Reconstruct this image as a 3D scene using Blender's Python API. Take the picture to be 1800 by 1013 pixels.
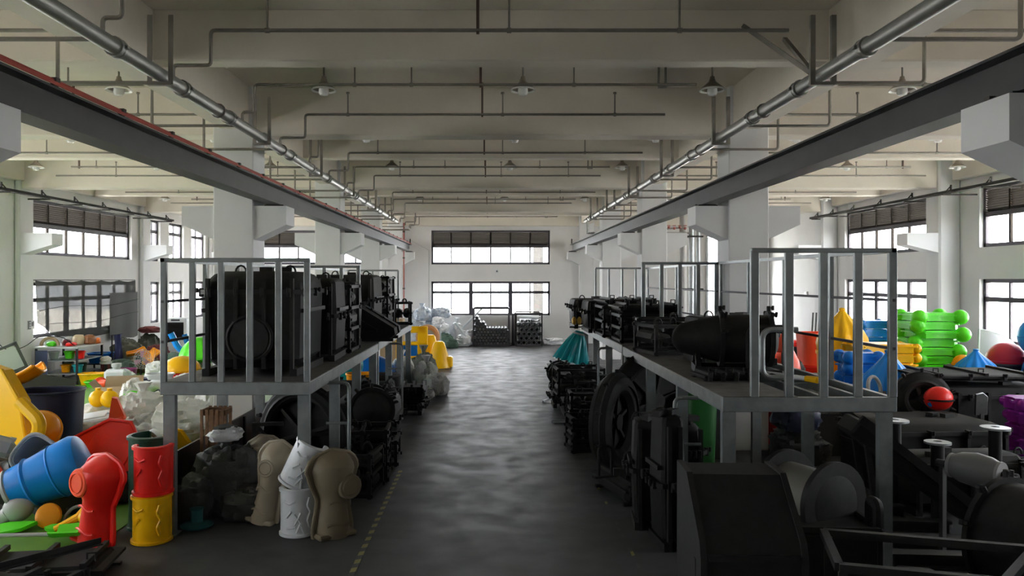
import bpy, math, random
from mathutils import Vector, Matrix, noise
# ------------------------------------------------------------------ camera, sky, exposure
SC = bpy.context.scene
COL = SC.collection
for _o in list(bpy.data.objects):
    bpy.data.objects.remove(_o)
FPX, VX, VY = 1354.0, 863.0, 492.0           # focal length and vanishing point, 1800x1013 frame
cam_d = bpy.data.cameras.new('camera')
cam = bpy.data.objects.new('camera', cam_d)
COL.objects.link(cam)
cam.location = (0, 0, 3.0)
cam.rotation_euler = (math.pi / 2, 0, 0)
cam_d.sensor_width = 36.0
cam_d.lens = 36.0 * FPX / 1800.0
cam_d.shift_x = (900.0 - VX) / 1800.0
cam_d.shift_y = (VY - 506.5) / 1800.0
cam_d.clip_end = 300
SC.camera = cam
W = bpy.data.worlds.new('overcast_sky')
SC.world = W
W.use_nodes = True
_bg = W.node_tree.nodes['Background']
_bg.inputs['Color'].default_value = (0.93, 0.965, 1.0, 1)
_bg.inputs['Strength'].default_value = 20.0
sun_d = bpy.data.lights.new('sun', 'SUN')      # high sun behind the building: it only strikes the yard outside
sun_d.energy = 190.0
sun_d.angle = math.radians(3)
sun_d.color = (1.0, 0.93, 0.80)
sun = bpy.data.objects.new('sun', sun_d)
COL.objects.link(sun)
sun.rotation_euler = (math.radians(22), math.radians(-4), 0)
SC.view_settings.view_transform = 'Standard'
SC.view_settings.look = 'None'
SC.view_settings.gamma = 1.0
SC.view_settings.use_curve_mapping = False
SC.view_settings.exposure = 0.13
SC.cycles.use_denoising = True
SC.cycles.max_bounces = 10
SC.cycles.diffuse_bounces = 5
SC.cycles.glossy_bounces = 3
SC.cycles.transparent_max_bounces = 16
SC.cycles.caustics_reflective = False
SC.cycles.caustics_refractive = False
SC.cycles.sample_clamp_indirect = 6.0


def window_portal(loc, sx, sz, rot):
    """marks a window opening for the sky sampling; gives no light of its own"""
    d = bpy.data.lights.new('window_portal', 'AREA')
    d.shape = 'RECTANGLE'
    d.size = sx
    d.size_y = sz
    d.cycles.is_portal = True
    o = bpy.data.objects.new('window_portal', d)
    COL.objects.link(o)
    o.location = loc
    o.rotation_euler = rot
    return o


# ------------------------------------------------------------------ helpers
def at(px, py, Y):
    return Vector(((px - VX) * Y / FPX, Y, 3.0 - (py - VY) * Y / FPX))


def onfloor(px, py):
    Y = 3.0 * FPX / (py - VY)
    return Vector(((px - VX) * Y / FPX, Y, 0.0))


MATS = {}


def mat(name, col, rough=0.6, metal=0.0, var=0.0, scale=6.0, bump=0.0, bscale=30.0, col2=None, spec=0.5):
    if name in MATS:
        return MATS[name]
    m = bpy.data.materials.new(name)
    m.use_nodes = True
    nt = m.node_tree
    b = nt.nodes['Principled BSDF']
    b.inputs['Base Color'].default_value = (*col, 1)
    b.inputs['Roughness'].default_value = rough
    b.inputs['Metallic'].default_value = metal
    b.inputs['Specular IOR Level'].default_value = spec
    tc = nt.nodes.new('ShaderNodeTexCoord')
    if var > 0 or col2:
        n = nt.nodes.new('ShaderNodeTexNoise')
        n.inputs['Scale'].default_value = scale
        n.inputs['Detail'].default_value = 5
        nt.links.new(tc.outputs['Object'], n.inputs['Vector'])
        r = nt.nodes.new('ShaderNodeValToRGB')
        r.color_ramp.elements[0].position = 0.35
        r.color_ramp.elements[1].position = 0.65
        c2 = col2 if col2 else tuple(c * (1 - var) for c in col)
        r.color_ramp.elements[0].color = (*c2, 1)
        r.color_ramp.elements[1].color = (*col, 1)
        nt.links.new(n.outputs['Fac'], r.inputs['Fac'])
        nt.links.new(r.outputs['Color'], b.inputs['Base Color'])
    if bump > 0:
        n2 = nt.nodes.new('ShaderNodeTexNoise')
        n2.inputs['Scale'].default_value = bscale
        n2.inputs['Detail'].default_value = 4
        nt.links.new(tc.outputs['Object'], n2.inputs['Vector'])
        bp = nt.nodes.new('ShaderNodeBump')
        bp.inputs['Strength'].default_value = bump
        bp.inputs['Distance'].default_value = 0.02
        nt.links.new(n2.outputs['Fac'], bp.inputs['Height'])
        nt.links.new(bp.outputs['Normal'], b.inputs['Normal'])
    MATS[name] = m
    return m


def glass_mat():
    m = bpy.data.materials.new('window_glass')
    m.use_nodes = True
    nt = m.node_tree
    nt.nodes.clear()
    out = nt.nodes.new('ShaderNodeOutputMaterial')
    mix = nt.nodes.new('ShaderNodeMixShader')
    tr = nt.nodes.new('ShaderNodeBsdfTransparent')
    tr.inputs['Color'].default_value = (0.95, 0.95, 0.95, 1)
    gl = nt.nodes.new('ShaderNodeBsdfGlossy')
    gl.inputs['Roughness'].default_value = 0.05
    mix.inputs['Fac'].default_value = 0.06
    nt.links.new(tr.outputs[0], mix.inputs[1])
    nt.links.new(gl.outputs[0], mix.inputs[2])
    nt.links.new(mix.outputs[0], out.inputs['Surface'])
    MATS['glass'] = m
    return m


def sheer_mat(name, col, alpha):
    """woven cloth that lets part of the light through its holes"""
    m = bpy.data.materials.new(name)
    m.use_nodes = True
    nt = m.node_tree
    nt.nodes.clear()
    out = nt.nodes.new('ShaderNodeOutputMaterial')
    mix = nt.nodes.new('ShaderNodeMixShader')
    tr = nt.nodes.new('ShaderNodeBsdfTransparent')
    df = nt.nodes.new('ShaderNodeBsdfDiffuse')
    df.inputs['Color'].default_value = (*col, 1)
    mix.inputs['Fac'].default_value = alpha
    nt.links.new(tr.outputs[0], mix.inputs[1])
    nt.links.new(df.outputs[0], mix.inputs[2])
    nt.links.new(mix.outputs[0], out.inputs['Surface'])
    MATS[name] = m
    return m


class MB:
    """collects shapes; build() links them as one mesh object"""

    def __init__(self):
        self.v, self.f = [], []
        self.M = Matrix.Identity(4)

    def add(self, vs, fs):
        n = len(self.v)
        self.v += [tuple(self.M @ Vector(p)) for p in vs]
        self.f += [tuple(i + n for i in f) for f in fs]
        return self

    def box(self, c, s, rot=None, bev=0.0):
        hx, hy, hz = s[0] / 2, s[1] / 2, s[2] / 2
        R = rot if rot is not None else Matrix.Identity(3)
        if isinstance(R, (tuple, list)):
            from mathutils import Euler
            R = Euler(R).to_matrix()
        c = Vector(c)
        if bev <= 0:
            vs = [c + R @ Vector((x * hx, y * hy, z * hz)) for x in (-1, 1) for y in (-1, 1) for z in (-1, 1)]
            fs = [(0, 1, 3, 2), (4, 6, 7, 5), (0, 4, 5, 1), (2, 3, 7, 6), (0, 2, 6, 4), (1, 5, 7, 3)]
            return self.add(vs, fs)
        b = min(bev, hx * .9, hy * .9, hz * .9)
        vs, idx = [], {}
        for x in (-1, 1):
            for y in (-1, 1):
                for z in (-1, 1):
                    for a in range(3):
                        p = [x * (hx - b), y * (hy - b), z * (hz - b)]
                        p[a] = (x * hx, y * hy, z * hz)[a]
                        idx[(x, y, z, a)] = len(vs)
                        vs.append(c + R @ Vector(p))
        fs = []
        for a in range(3):
            o = [i for i in range(3) if i != a]
            for s_ in (-1, 1):
                q = []
                for (u, w) in ((-1, -1), (1, -1), (1, 1), (-1, 1)):
                    k = [0, 0, 0]
                    k[a], k[o[0]], k[o[1]] = s_, u, w
                    q.append(idx[(*k, a)])
                fs.append(tuple(q))
        for a in range(3):            # edges along axis a
            o = [i for i in range(3) if i != a]
            for u in (-1, 1):
                for w in (-1, 1):
                    k0 = [0, 0, 0]
                    k0[o[0]], k0[o[1]] = u, w
                    k1 = list(k0)
                    k0[a], k1[a] = -1, 1
                    fs.append((idx[(*k0, o[0])], idx[(*k1, o[0])], idx[(*k1, o[1])], idx[(*k0, o[1])]))
        for x in (-1, 1):
            for y in (-1, 1):
                for z in (-1, 1):
                    fs.append((idx[(x, y, z, 0)], idx[(x, y, z, 1)], idx[(x, y, z, 2)]))
        return self.add(vs, fs)

    def bar(self, a, b, w, h=None, up=(0, 0, 1)):
        a, b = Vector(a), Vector(b)
        h = h or w
        d = b - a
        L = d.length
        d.normalize()
        u = Vector(up)
        if abs(d.dot(u)) > 0.98:
            u = Vector((0, 1, 0))
        x = d.cross(u).normalized()
        z = x.cross(d).normalized()
        R = Matrix((x, d, z)).transposed()
        return self.box((a + b) / 2, (w, L, h), R)

    def tube(self, pts, r, n=8, caps=True, closed=False):
        pts = [Vector(p) for p in pts]
        rs = r if isinstance(r, (list, tuple)) else [r] * len(pts)
        vs, fs = [], []
        prev = None
        m = len(pts)
        for i, p in enumerate(pts):
            if closed:
                d = pts[(i + 1) % m] - pts[i - 1]
            else:
                d = pts[min(i + 1, m - 1)] - pts[max(i - 1, 0)]
            d.normalize()
            if prev is None:
                u = Vector((0, 0, 1)) if abs(d.z) < 0.9 else Vector((1, 0, 0))
                x = d.cross(u).normalized()
            else:
                x = (prev - d * prev.dot(d)).normalized()
            prev = x
            y = d.cross(x)
            for k in range(n):
                a = 2 * math.pi * k / n
                vs.append(p + (x * math.cos(a) + y * math.sin(a)) * rs[i])
        for i in range(m if closed else m - 1):
            j = (i + 1) % m
            for k in range(n):
                fs.append((i * n + k, i * n + (k + 1) % n, j * n + (k + 1) % n, j * n + k))
        if caps and not closed:
            fs.append(tuple(range(n - 1, -1, -1)))
            fs.append(tuple((m - 1) * n + k for k in range(n)))
        return self.add(vs, fs)

    def lathe(self, prof, n=24, c=(0, 0, 0), axis='z', a0=0.0, a1=2 * math.pi, flute=None):
        """prof: (radius, height) pairs"""
        full = abs(a1 - a0 - 2 * math.pi) < 1e-6
        cols = n if full else n + 1
        vs, fs = [], []
        c = Vector(c)
        for (r, h) in prof:
            for k in range(cols):
                a = a0 + (a1 - a0) * k / n
                rr = r * (1 + (flute(a, h) if flute else 0))
                x, y = rr * math.cos(a), rr * math.sin(a)
                p = {'z': (x, y, h), 'y': (x, h, y), 'x': (h, x, y)}[axis]
                vs.append(c + Vector(p))
        for i in range(len(prof) - 1):
            for k in range(n):
                k2 = (k + 1) % cols
                fs.append((i * cols + k, i * cols + k2, (i + 1) * cols + k2, (i + 1) * cols + k))
        return self.add(vs, fs)

    def cyl(self, c, r, h, n=16, axis='z', r2=None):
        r2 = r if r2 is None else r2
        return self.lathe([(1e-4, -h / 2), (r, -h / 2), (r2, h / 2), (1e-4, h / 2)], n, c, axis)

    def ball(self, c, r, n=16, m=10, sc=(1, 1, 1)):
        vs, fs = [], []
        for i in range(m + 1):
            t = math.pi * i / m
            for k in range(n):
                a = 2 * math.pi * k / n
                vs.append((c[0] + r * sc[0] * math.sin(t) * math.cos(a), c[1] + r * sc[1] * math.sin(t) * math.sin(a), c[2] + r * sc[2] * math.cos(t)))
        for i in range(m):
            for k in range(n):
                fs.append((i * n + k, (i + 1) * n + k, (i + 1) * n + (k + 1) % n, i * n + (k + 1) % n))
        return self.add(vs, fs)

    def prism(self, out, t, plane='xz', c=(0, 0, 0)):
        """outline (u,v) thickened by t about the plane"""
        vs = []
        c = Vector(c)
        for s in (-t / 2, t / 2):
            for (u, w) in out:
                vs.append(c + Vector({'xz': (u, s, w), 'xy': (u, w, s), 'yz': (s, u, w)}[plane]))
        n = len(out)
        fs = [tuple(range(n - 1, -1, -1)), tuple(range(n, 2 * n))]
        for i in range(n):
            j = (i + 1) % n
            fs.append((i, j, n + j, n + i))
        return self.add(vs, fs)

    def loft(self, rings, caps=True):
        n = len(rings[0])
        vs = [p for r in rings for p in r]
        fs = []
        for i in range(len(rings) - 1):
            for k in range(n):
                fs.append((i * n + k, i * n + (k + 1) % n, (i + 1) * n + (k + 1) % n, (i + 1) * n + k))
        if caps:
            fs.append(tuple(range(n - 1, -1, -1)))
            fs.append(tuple((len(rings) - 1) * n + k for k in range(n)))
        return self.add(vs, fs)

    def sheet(self, grid, t=0.004):
        """grid of points made into a thin closed sheet"""
        R, C = len(grid), len(grid[0])
        P = [[Vector(p) for p in row] for row in grid]
        nrm = []
        for i in range(R):
            for j in range(C):
                du = P[min(i + 1, R - 1)][j] - P[max(i - 1, 0)][j]
                dv = P[i][min(j + 1, C - 1)] - P[i][max(j - 1, 0)]
                nn = du.cross(dv)
                nrm.append(nn.normalized() if nn.length > 1e-9 else Vector((0, 0, 1)))
        flat = [p for row in P for p in row]
        vs = [p + n * t / 2 for p, n in zip(flat, nrm)] + [p - n * t / 2 for p, n in zip(flat, nrm)]
        N = R * C
        fs = []
        for i in range(R - 1):
            for j in range(C - 1):
                a, b, c_, d = i * C + j, i * C + j + 1, (i + 1) * C + j + 1, (i + 1) * C + j
                fs.append((d, c_, b, a))
                fs.append((N + a, N + b, N + c_, N + d))
        bd = [(0, j) for j in range(C)] + [(i, C - 1) for i in range(1, R)] + [(R - 1, j) for j in range(C - 2, -1, -1)] + [(i, 0) for i in range(R - 2, 0, -1)]
        bi = [i * C + j for i, j in bd]
        for k in range(len(bi)):
            a, b = bi[k], bi[(k + 1) % len(bi)]
            fs.append((a, b, N + b, N + a))
        return self.add(vs, fs)

    def mesh(self, name, m, sharp=35):
        me = bpy.data.meshes.new(name)
        me.from_pydata(self.v, [], self.f)
        me.validate()
        if sharp is not None:
            me.polygons.foreach_set('use_smooth', [True] * len(me.polygons))
            me.set_sharp_from_angle(angle=math.radians(sharp))
        if m is not None:
            me.materials.append(m)
        me.update()
        return me

    def build(self, name, m, parent=None, loc=None, rot=None, sharp=35):
        return place(name, self.mesh(name, m, sharp), parent, loc, rot)


def place(name, me, parent=None, loc=None, rot=None):
    o = bpy.data.objects.new(name, me)
    COL.objects.link(o)
    if parent is not None:
        o.parent = parent
    if loc is not None:
        o.location = loc
    if rot is not None:
        o.rotation_euler = rot
    return o


def tag(o, label, cat, group=None, kind=None):
    if label:
        o['label'] = label
    if cat:
        o['category'] = cat
    if group:
        o['group'] = group
    if kind:
        o['kind'] = kind
    return o


def thing(name, label, cat, loc=(0, 0, 0), rot=0.0, group=None):
    o = bpy.data.objects.new(name, None)
    o.empty_display_size = 0.1
    COL.objects.link(o)
    o.location = loc
    o.rotation_euler = rot if isinstance(rot, (tuple, list)) else (0, 0, rot)
    return tag(o, label, cat, group)


def struct(o, label=None, cat=None):
    o['kind'] = 'structure'
    return tag(o, label, cat)


def copy_thing(o, loc, rot=None, label=None):
    """a copy of a thing with its parts and sub-parts"""
    c = o.copy()
    COL.objects.link(c)
    c.location = loc
    if rot is not None:
        c.rotation_euler = rot if isinstance(rot, (tuple, list)) else (0, 0, rot)
    if label:
        c['label'] = label
    for ch in list(o.children):
        d = ch.copy()
        COL.objects.link(d)
        d.parent = c
        for g in list(ch.children):
            e = g.copy()
            COL.objects.link(e)
            e.parent = d
    return c


ORD = ['first', 'second', 'third', 'fourth', 'fifth', 'sixth', 'seventh', 'eighth', 'ninth', 'tenth', 'eleventh', 'twelfth', 'thirteenth', 'fourteenth', 'fifteenth', 'sixteenth', 'seventeenth', 'eighteenth']

# ------------------------------------------------------------------ materials
M_WALL = mat('white_plaster', (0.79, 0.785, 0.775), 0.85, var=0.07, scale=0.8, bump=0.15, bscale=12)
M_CEIL = mat('ceiling_paint', (0.78, 0.725, 0.64), 0.9, var=0.10, scale=0.9, bump=0.1, bscale=10)
M_COLM = mat('column_paint', (0.78, 0.785, 0.79), 0.8, var=0.05, scale=1.3)
M_CRANE = mat('dark_grey_paint', (0.026, 0.028, 0.032), 0.55, var=0.25, scale=3)
M_RAILTOP = mat('crane_rail_steel', (0.03, 0.028, 0.026), 0.55, 0.4)
M_REDLINE = mat('red_conductor', (0.28, 0.022, 0.012), 0.6)
M_GALV = mat('galvanised_steel', (0.42, 0.44, 0.45), 0.38, 0.75, var=0.18, scale=9)
M_PIPE = mat('sprinkler_pipe', (0.30, 0.30, 0.28), 0.4, 0.6, var=0.15, scale=5)
M_PIPES = mat('small_pipe', (0.21, 0.195, 0.17), 0.5, 0.2, var=0.2, scale=7)
M_BROWN = mat('brown_hanger', (0.10, 0.065, 0.05), 0.7, 0.2)
M_FRAME = mat('window_frame_dark', (0.045, 0.04, 0.05), 0.6, 0.0)
M_LOUV = mat('louvre_brown', (0.020, 0.0165, 0.0145), 0.9, 0.0, spec=0.1)
M_RACK = mat('rack_grey_steel', (0.30, 0.325, 0.33), 0.42, 0.55, var=0.22, scale=6)
M_DECK = mat('deck_plate', (0.16, 0.15, 0.145), 0.6, 0.2, var=0.35, scale=5, bump=0.1, bscale=60)
M_BLACK = mat('mould_black', (0.016, 0.0158, 0.0155), 0.7, 0.0, var=0.3, scale=8, spec=0.22)
M_BLACK2 = mat('mould_steel_dark', (0.018, 0.0175, 0.017), 0.65, 0.0, var=0.35, scale=10, spec=0.3)
M_IRON = mat('mould_frame_iron', (0.020, 0.0195, 0.019), 0.6, 0.1, var=0.3, scale=14, spec=0.25)
M_LAMPSH = mat('lamp_enamel', (0.22, 0.19, 0.15), 0.4, 0.3)
M_LAMPGL = mat('lamp_glass', (0.88, 0.88, 0.86), 0.15)
M_WHITEP = mat('white_plastic', (0.70, 0.74, 0.77), 0.35)
glass_mat()


def floor_mat():
    m = bpy.data.materials.new('polished_concrete')
    m.use_nodes = True
    nt = m.node_tree
    b = nt.nodes['Principled BSDF']
    tc = nt.nodes.new('ShaderNodeTexCoord')
    n = nt.nodes.new('ShaderNodeTexNoise')
    n.inputs['Scale'].default_value = 0.55
    n.inputs['Detail'].default_value = 8
    n.inputs['Roughness'].default_value = 0.65
    nt.links.new(tc.outputs['Object'], n.inputs['Vector'])
    r = nt.nodes.new('ShaderNodeValToRGB')
    r.color_ramp.elements[0].position = 0.3
    r.color_ramp.elements[1].position = 0.72
    r.color_ramp.elements[0].color = (0.062, 0.064, 0.066, 1)
    r.color_ramp.elements[1].color = (0.092, 0.094, 0.096, 1)
    nt.links.new(n.outputs['Fac'], r.inputs['Fac'])
    nt.links.new(r.outputs['Color'], b.inputs['Base Color'])
    mp = nt.nodes.new('ShaderNodeMapping')
    mp.inputs['Scale'].default_value = (1.0, 1.15, 1.0)
    nt.links.new(tc.outputs['Object'], mp.inputs['Vector'])
    n2 = nt.nodes.new('ShaderNodeTexNoise')
    n2.inputs['Scale'].default_value = 2.2
    n2.inputs['Detail'].default_value = 6
    nt.links.new(mp.outputs['Vector'], n2.inputs['Vector'])
    r2 = nt.nodes.new('ShaderNodeMapRange')
    r2.inputs['From Min'].default_value = 0.35
    r2.inputs['From Max'].default_value = 0.7
    r2.inputs['To Min'].default_value = 0.40
    r2.inputs['To Max'].default_value = 0.58
    nt.links.new(n2.outputs['Fac'], r2.inputs['Value'])
    nt.links.new(r2.outputs['Result'], b.inputs['Roughness'])
    bp = nt.nodes.new('ShaderNodeBump')
    bp.inputs['Strength'].default_value = 0.012
    bp.inputs['Distance'].default_value = 0.02
    nt.links.new(n2.outputs['Fac'], bp.inputs['Height'])
    nt.links.new(bp.outputs['Normal'], b.inputs['Normal'])
    b.inputs['Specular IOR Level'].default_value = 0.09
    return m


# ------------------------------------------------------------------ the building
XL, XR, YB, YF = -13.2, 13.0, 36.6, -4.0
ZS = 6.4                                        # slab underside
CD = [5.3, 13.5, 21.3, 28.85]                  # front faces of the free columns
PITCH = 7.75
fl = struct(MB().box(((XL + XR) / 2, 16.3, -0.15), (XR - XL + 0.8, YB - YF + 0.8, 0.3)).build('floor', floor_mat(), sharp=None))
gr = struct(MB().box((0, 16, -0.4), (140, 140, 0.2)).build('ground_outside', mat('pale_paving', (0.55, 0.55, 0.53), 0.9, var=0.1, scale=0.3), sharp=None))


def wall_cells(mb, axis, const, thick, u0, u1, z0, z1, holes):
    """a wall in the plane axis=const from u0..u1, z0..z1 with rectangular holes (u0,u1,z0,z1)"""
    us = sorted({u0, u1, *[h[0] for h in holes], *[h[1] for h in holes]})
    for a, b in zip(us[:-1], us[1:]):
        hs = sorted([h for h in holes if h[0] < (a + b) / 2 < h[1]], key=lambda h: h[2])
        z = z0
        segs = []
        for h in hs:
            segs.append((z, h[2]))
            z = h[3]
        segs.append((z, z1))
        for (p, q) in segs:
            if q - p < 1e-4:
                continue
            c = ((a + b) / 2, const, (p + q) / 2) if axis == 'y' else (const, (a + b) / 2, (p + q) / 2)
            s = (b - a, thick, q - p) if axis == 'y' else (thick, b - a, q - p)
            mb.box(c, s)
    return mb


UP = (3.73, 5.35)          # upper window heights
LO = (1.30, 2.92)          # lower window heights
BW = [(-2.84, 2.81), (-11.0, -5.55)]
DOOR = (10.3, 12.3, 0.0, 5.0)
holes_b = [DOOR] + [(a, b, *UP) for a, b in BW] + [(a, b, *LO) for a, b in BW]
struct(wall_cells(MB(), 'y', YB + 0.15, 0.3, XL - 0.3, XR + 0.3, 0, ZS, holes_b).build('wall_back', M_WALL, sharp=None))
lw = [(-0.2, 3.85)]
for k in (1, 2, 3):
    y0 = CD[k - 1] + 0.85
    lw.append((y0, y0 + 6.15))
l4 = [(29.75, 30.75), (31.6, 33.1), (33.95, 35.6)]
holes_l = [(a, b, z0, z1) for a, b in lw + l4 for z0, z1 in (UP, LO)]
struct(wall_cells(MB(), 'x', XL - 0.15, 0.3, YF, YB, 0, ZS, holes_l).build('wall_left', M_WALL, sharp=None))
dz = 0.13
UPR, LOR = (UP[0] + dz, UP[1] + dz), (LO[0] + 0.05, LO[1] + 0.10)
rw = [(CD[0] + 0.95, CD[0] + 7.1), (CD[1] + 0.85, CD[1] + 7.0), (CD[2] + 0.85, CD[2] + 7.0)]
holes_r = [(a, b, z0, z1) for a, b in rw for z0, z1 in (UPR, LOR)]
struct(wall_cells(MB(), 'x', XR + 0.15, 0.3, YF, YB, 0, ZS, holes_r).build('wall_right', M_WALL, sharp=None))
struct(MB().box(((XL + XR) / 2, YF - 0.15, ZS / 2), (XR - XL + 0.6, 0.3, ZS)).build('wall_front', M_WALL, sharp=None))

ceil = struct(MB().box(((XL + XR) / 2, 16.3, ZS + 0.1), (XR - XL + 0.8, YB - YF + 0.8, 0.2)).build('ceiling', M_CEIL, sharp=None))
for k in range(-1, 5):                       # main cross beams on the column lines, secondary ones between
    y = 5.63 + PITCH * k
    if k >= 0:
        yy = (CD + [36.3])[k] + 0.33
        MB().box(((XL + XR) / 2, yy, (5.55 + ZS) / 2 + 0.005), (XR - XL, 0.45, ZS - 5.55 + 0.01), bev=0.02).build('beam', M_CEIL, ceil)
    ys = y + 0.33 + PITCH / 2
    if ys < 36:
        MB().box(((XL + XR) / 2, ys, (5.75 + ZS) / 2 + 0.005), (XR - XL, 0.3, ZS - 5.75 + 0.01), bev=0.02).build('beam', M_CEIL, ceil)
for x in (-4.5, 4.5):
    MB().box((x, 16.3, (5.65 + ZS) / 2 + 0.005), (0.5, YB - YF, ZS - 5.65 + 0.01), bev=0.02).build('beam', M_CEIL, ceil)
for x in (XL + 0.12, XR - 0.12):
    MB().box((x, 16.3, (5.75 + ZS) / 2 + 0.005), (0.24, YB - YF, ZS - 5.75 + 0.01), bev=0.02).build('beam', M_CEIL, ceil)

# columns with crane corbels
HC = 4.30


def corbel(mb, x0, x1, y0, y1):
    """bracket from the shaft face x0 out to the tip x1, top at HC"""
    s = [(x0, HC), (x1, HC), (x1, HC - 0.33), (x0, HC - 0.62)]
    mb.prism(s, y1 - y0, 'xz', (0, (y0 + y1) / 2, 0))


for side in (-1, 1):
    for k, y in enumerate(CD + [36.1]):
        mb = MB()
        w = 0.7
        mb.box((0, 0.35, ZS / 2), (w, 0.7 if k < 4 else 0.5, ZS), bev=0.015)
        o = struct(mb.build('column', M_COLM, loc=(side * 4.52, y, 0)), 'white concrete column %s the aisle, %s from the camera' % ('left of' if side < 0 else 'right of', ORD[k]))
        c1 = MB()
        corbel(c1, 0.3, 0.92, 0.05, 0.6)
        corbel(c1, -0.3, -0.92, 0.05, 0.6)
        c1.build('corbel', M_COLM, o)
        if k > 0:
            pr = 0.16 if side < 0 else 0.6
            xw = (XL + pr / 2) if side < 0 else (XR - pr / 2)
            mb = MB().box((0, 0.35, ZS / 2), (pr, 0.7, ZS), bev=0.05)
            o = struct(mb.build('column', M_COLM, loc=(xw, y if k < 4 else y - 0.2, 0)), 'white wall column on the %s wall, %s from the camera' % ('left' if side < 0 else 'right', ORD[k - 1]))
            c1 = MB()
            corbel(c1, 0.0, (0.95 if side < 0 else -1.16), 0.05, 0.6)
            c1.build('corbel', M_COLM, o)


# windows
def window(n, axis, const, u0, u1, z0, z1, npan, kind, inward):
    """kind: 'louvre' (upper half slats), 'sash' (top lights + lower panes), 'plain'"""
    o = bpy.data.objects.new('window_%d' % n, None)
    COL.objects.link(o)
    struct(o)
    o.location = ((u0 + u1) / 2, const, z0) if axis == 'y' else (const, (u0 + u1) / 2, z0)
    o.rotation_euler = (0, 0, 0) if axis == 'y' else (0, 0, math.pi / 2)
    Wd, H = u1 - u0, z1 - z0
    f = MB()
    t = 0.10
    d = 0.08
    f.box((0, 0, t / 2), (Wd, d, t)).box((0, 0, H - t / 2), (Wd, d, t))
    f.box((-Wd / 2 + t / 2, 0, H / 2), (t, d, H)).box((Wd / 2 - t / 2, 0, H / 2), (t, d, H))
    f.build('frame', M_FRAME, o, sharp=None)
    zc = H * 0.535 if kind == 'louvre' else (H * 0.68 if kind == 'sash' else H * 0.72)
    MB().box((0, 0, zc), (Wd, d, 0.125)).build('transom', M_FRAME, o, sharp=None)
    pw = Wd / npan
    for i in range(1, npan):
        thick = 0.19 if (kind == 'sash' and i % 2 == 0) else 0.065
        MB().box((-Wd / 2 + i * pw, 0, H / 2), (thick, d * 0.9, H)).build('mullion', M_FRAME if kind != 'louvre' else M_LOUV, o, sharp=None)
    g1 = MB().box((0, 0, 0), (pw - 0.03, 0.006, zc - 0.05)).mesh('pane', MATS['glass'], None)
    g2 = MB().box((0, 0, 0), (pw - 0.03, 0.006, H - zc - 0.05)).mesh('pane', MATS['glass'], None)
    if kind == 'louvre':
        sl = MB()
        hh = H - zc - 0.04
        ns = 12
        for q in range(ns):
            sl.box((0, 0, (q + 0.5) / ns * hh - hh / 2), (pw - 0.03, 0.09, 0.012), (math.radians(-38 * inward), 0, 0))
        lv = sl.mesh('louvre_panel', M_LOUV, None)
    for i in range(npan):
        x = -Wd / 2 + (i + 0.5) * pw
        place('pane', g1, o, (x, 0, zc / 2 + 0.02))
        if kind == 'louvre':
            place('louvre_panel', lv, o, (x, 0, zc + (H - zc) / 2))
        else:
            place('pane', g2, o, (x, 0, zc + (H - zc) / 2))
    if axis == 'y':
        window_portal(((u0 + u1) / 2, const + 0.3, (z0 + z1) / 2), Wd, H, (-math.pi / 2, 0, 0))
    else:
        s = 1 if const > 0 else -1
        window_portal((const + 0.3 * s, (u0 + u1) / 2, (z0 + z1) / 2), H, Wd, (0, s * math.pi / 2, 0))
    return o


wn = 1
for (a, b) in BW:
    window(wn, 'y', YB + 0.15, a, b, *UP, 6, 'louvre', 1)
    window(wn + 1, 'y', YB + 0.15, a, b, *LO, 6, 'sash', 1)
    wn += 2
for (a, b) in lw:
    window(wn, 'x', XL - 0.15, a, b, *UP, 6, 'louvre', 1)
    window(wn + 1, 'x', XL - 0.15, a, b, *LO, 6, 'sash', 1)
    wn += 2
for (a, b) in l4:
    window(wn, 'x', XL - 0.15, a, b, *UP, 2, 'plain', 1)
    window(wn + 1, 'x', XL - 0.15, a, b, *LO, 2, 'plain', 1)
    wn += 2
for (a, b) in rw:
    window(wn, 'x', XR + 0.15, a, b, *UPR, 6, 'louvre', -1)
    window(wn + 1, 'x', XR + 0.15, a, b, *LOR, 6, 'sash', -1)
    wn += 2

# roller door standing open in the right corner of the back wall
d = struct(bpy.data.objects.new('door_1', None))
COL.objects.link(d)
d.location = ((DOOR[0] + DOOR[1]) / 2, YB, 0)
wd = DOOR[1] - DOOR[0]
for s_ in (-1, 1):
    MB().box((s_ * (wd / 2 + 0.04), -0.04, DOOR[3] / 2), (0.1, 0.1, DOOR[3])).build('guide_rail', M_GALV, d, sharp=None)
MB().cyl((0, -0.2, DOOR[3] + 0.18), 0.18, wd + 0.2, 20, 'x').build('rolled_shutter', M_GALV, d)
window_portal((d.location.x, YB + 0.35, DOOR[3] / 2), wd, DOOR[3], (-math.pi / 2, 0, 0))
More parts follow.
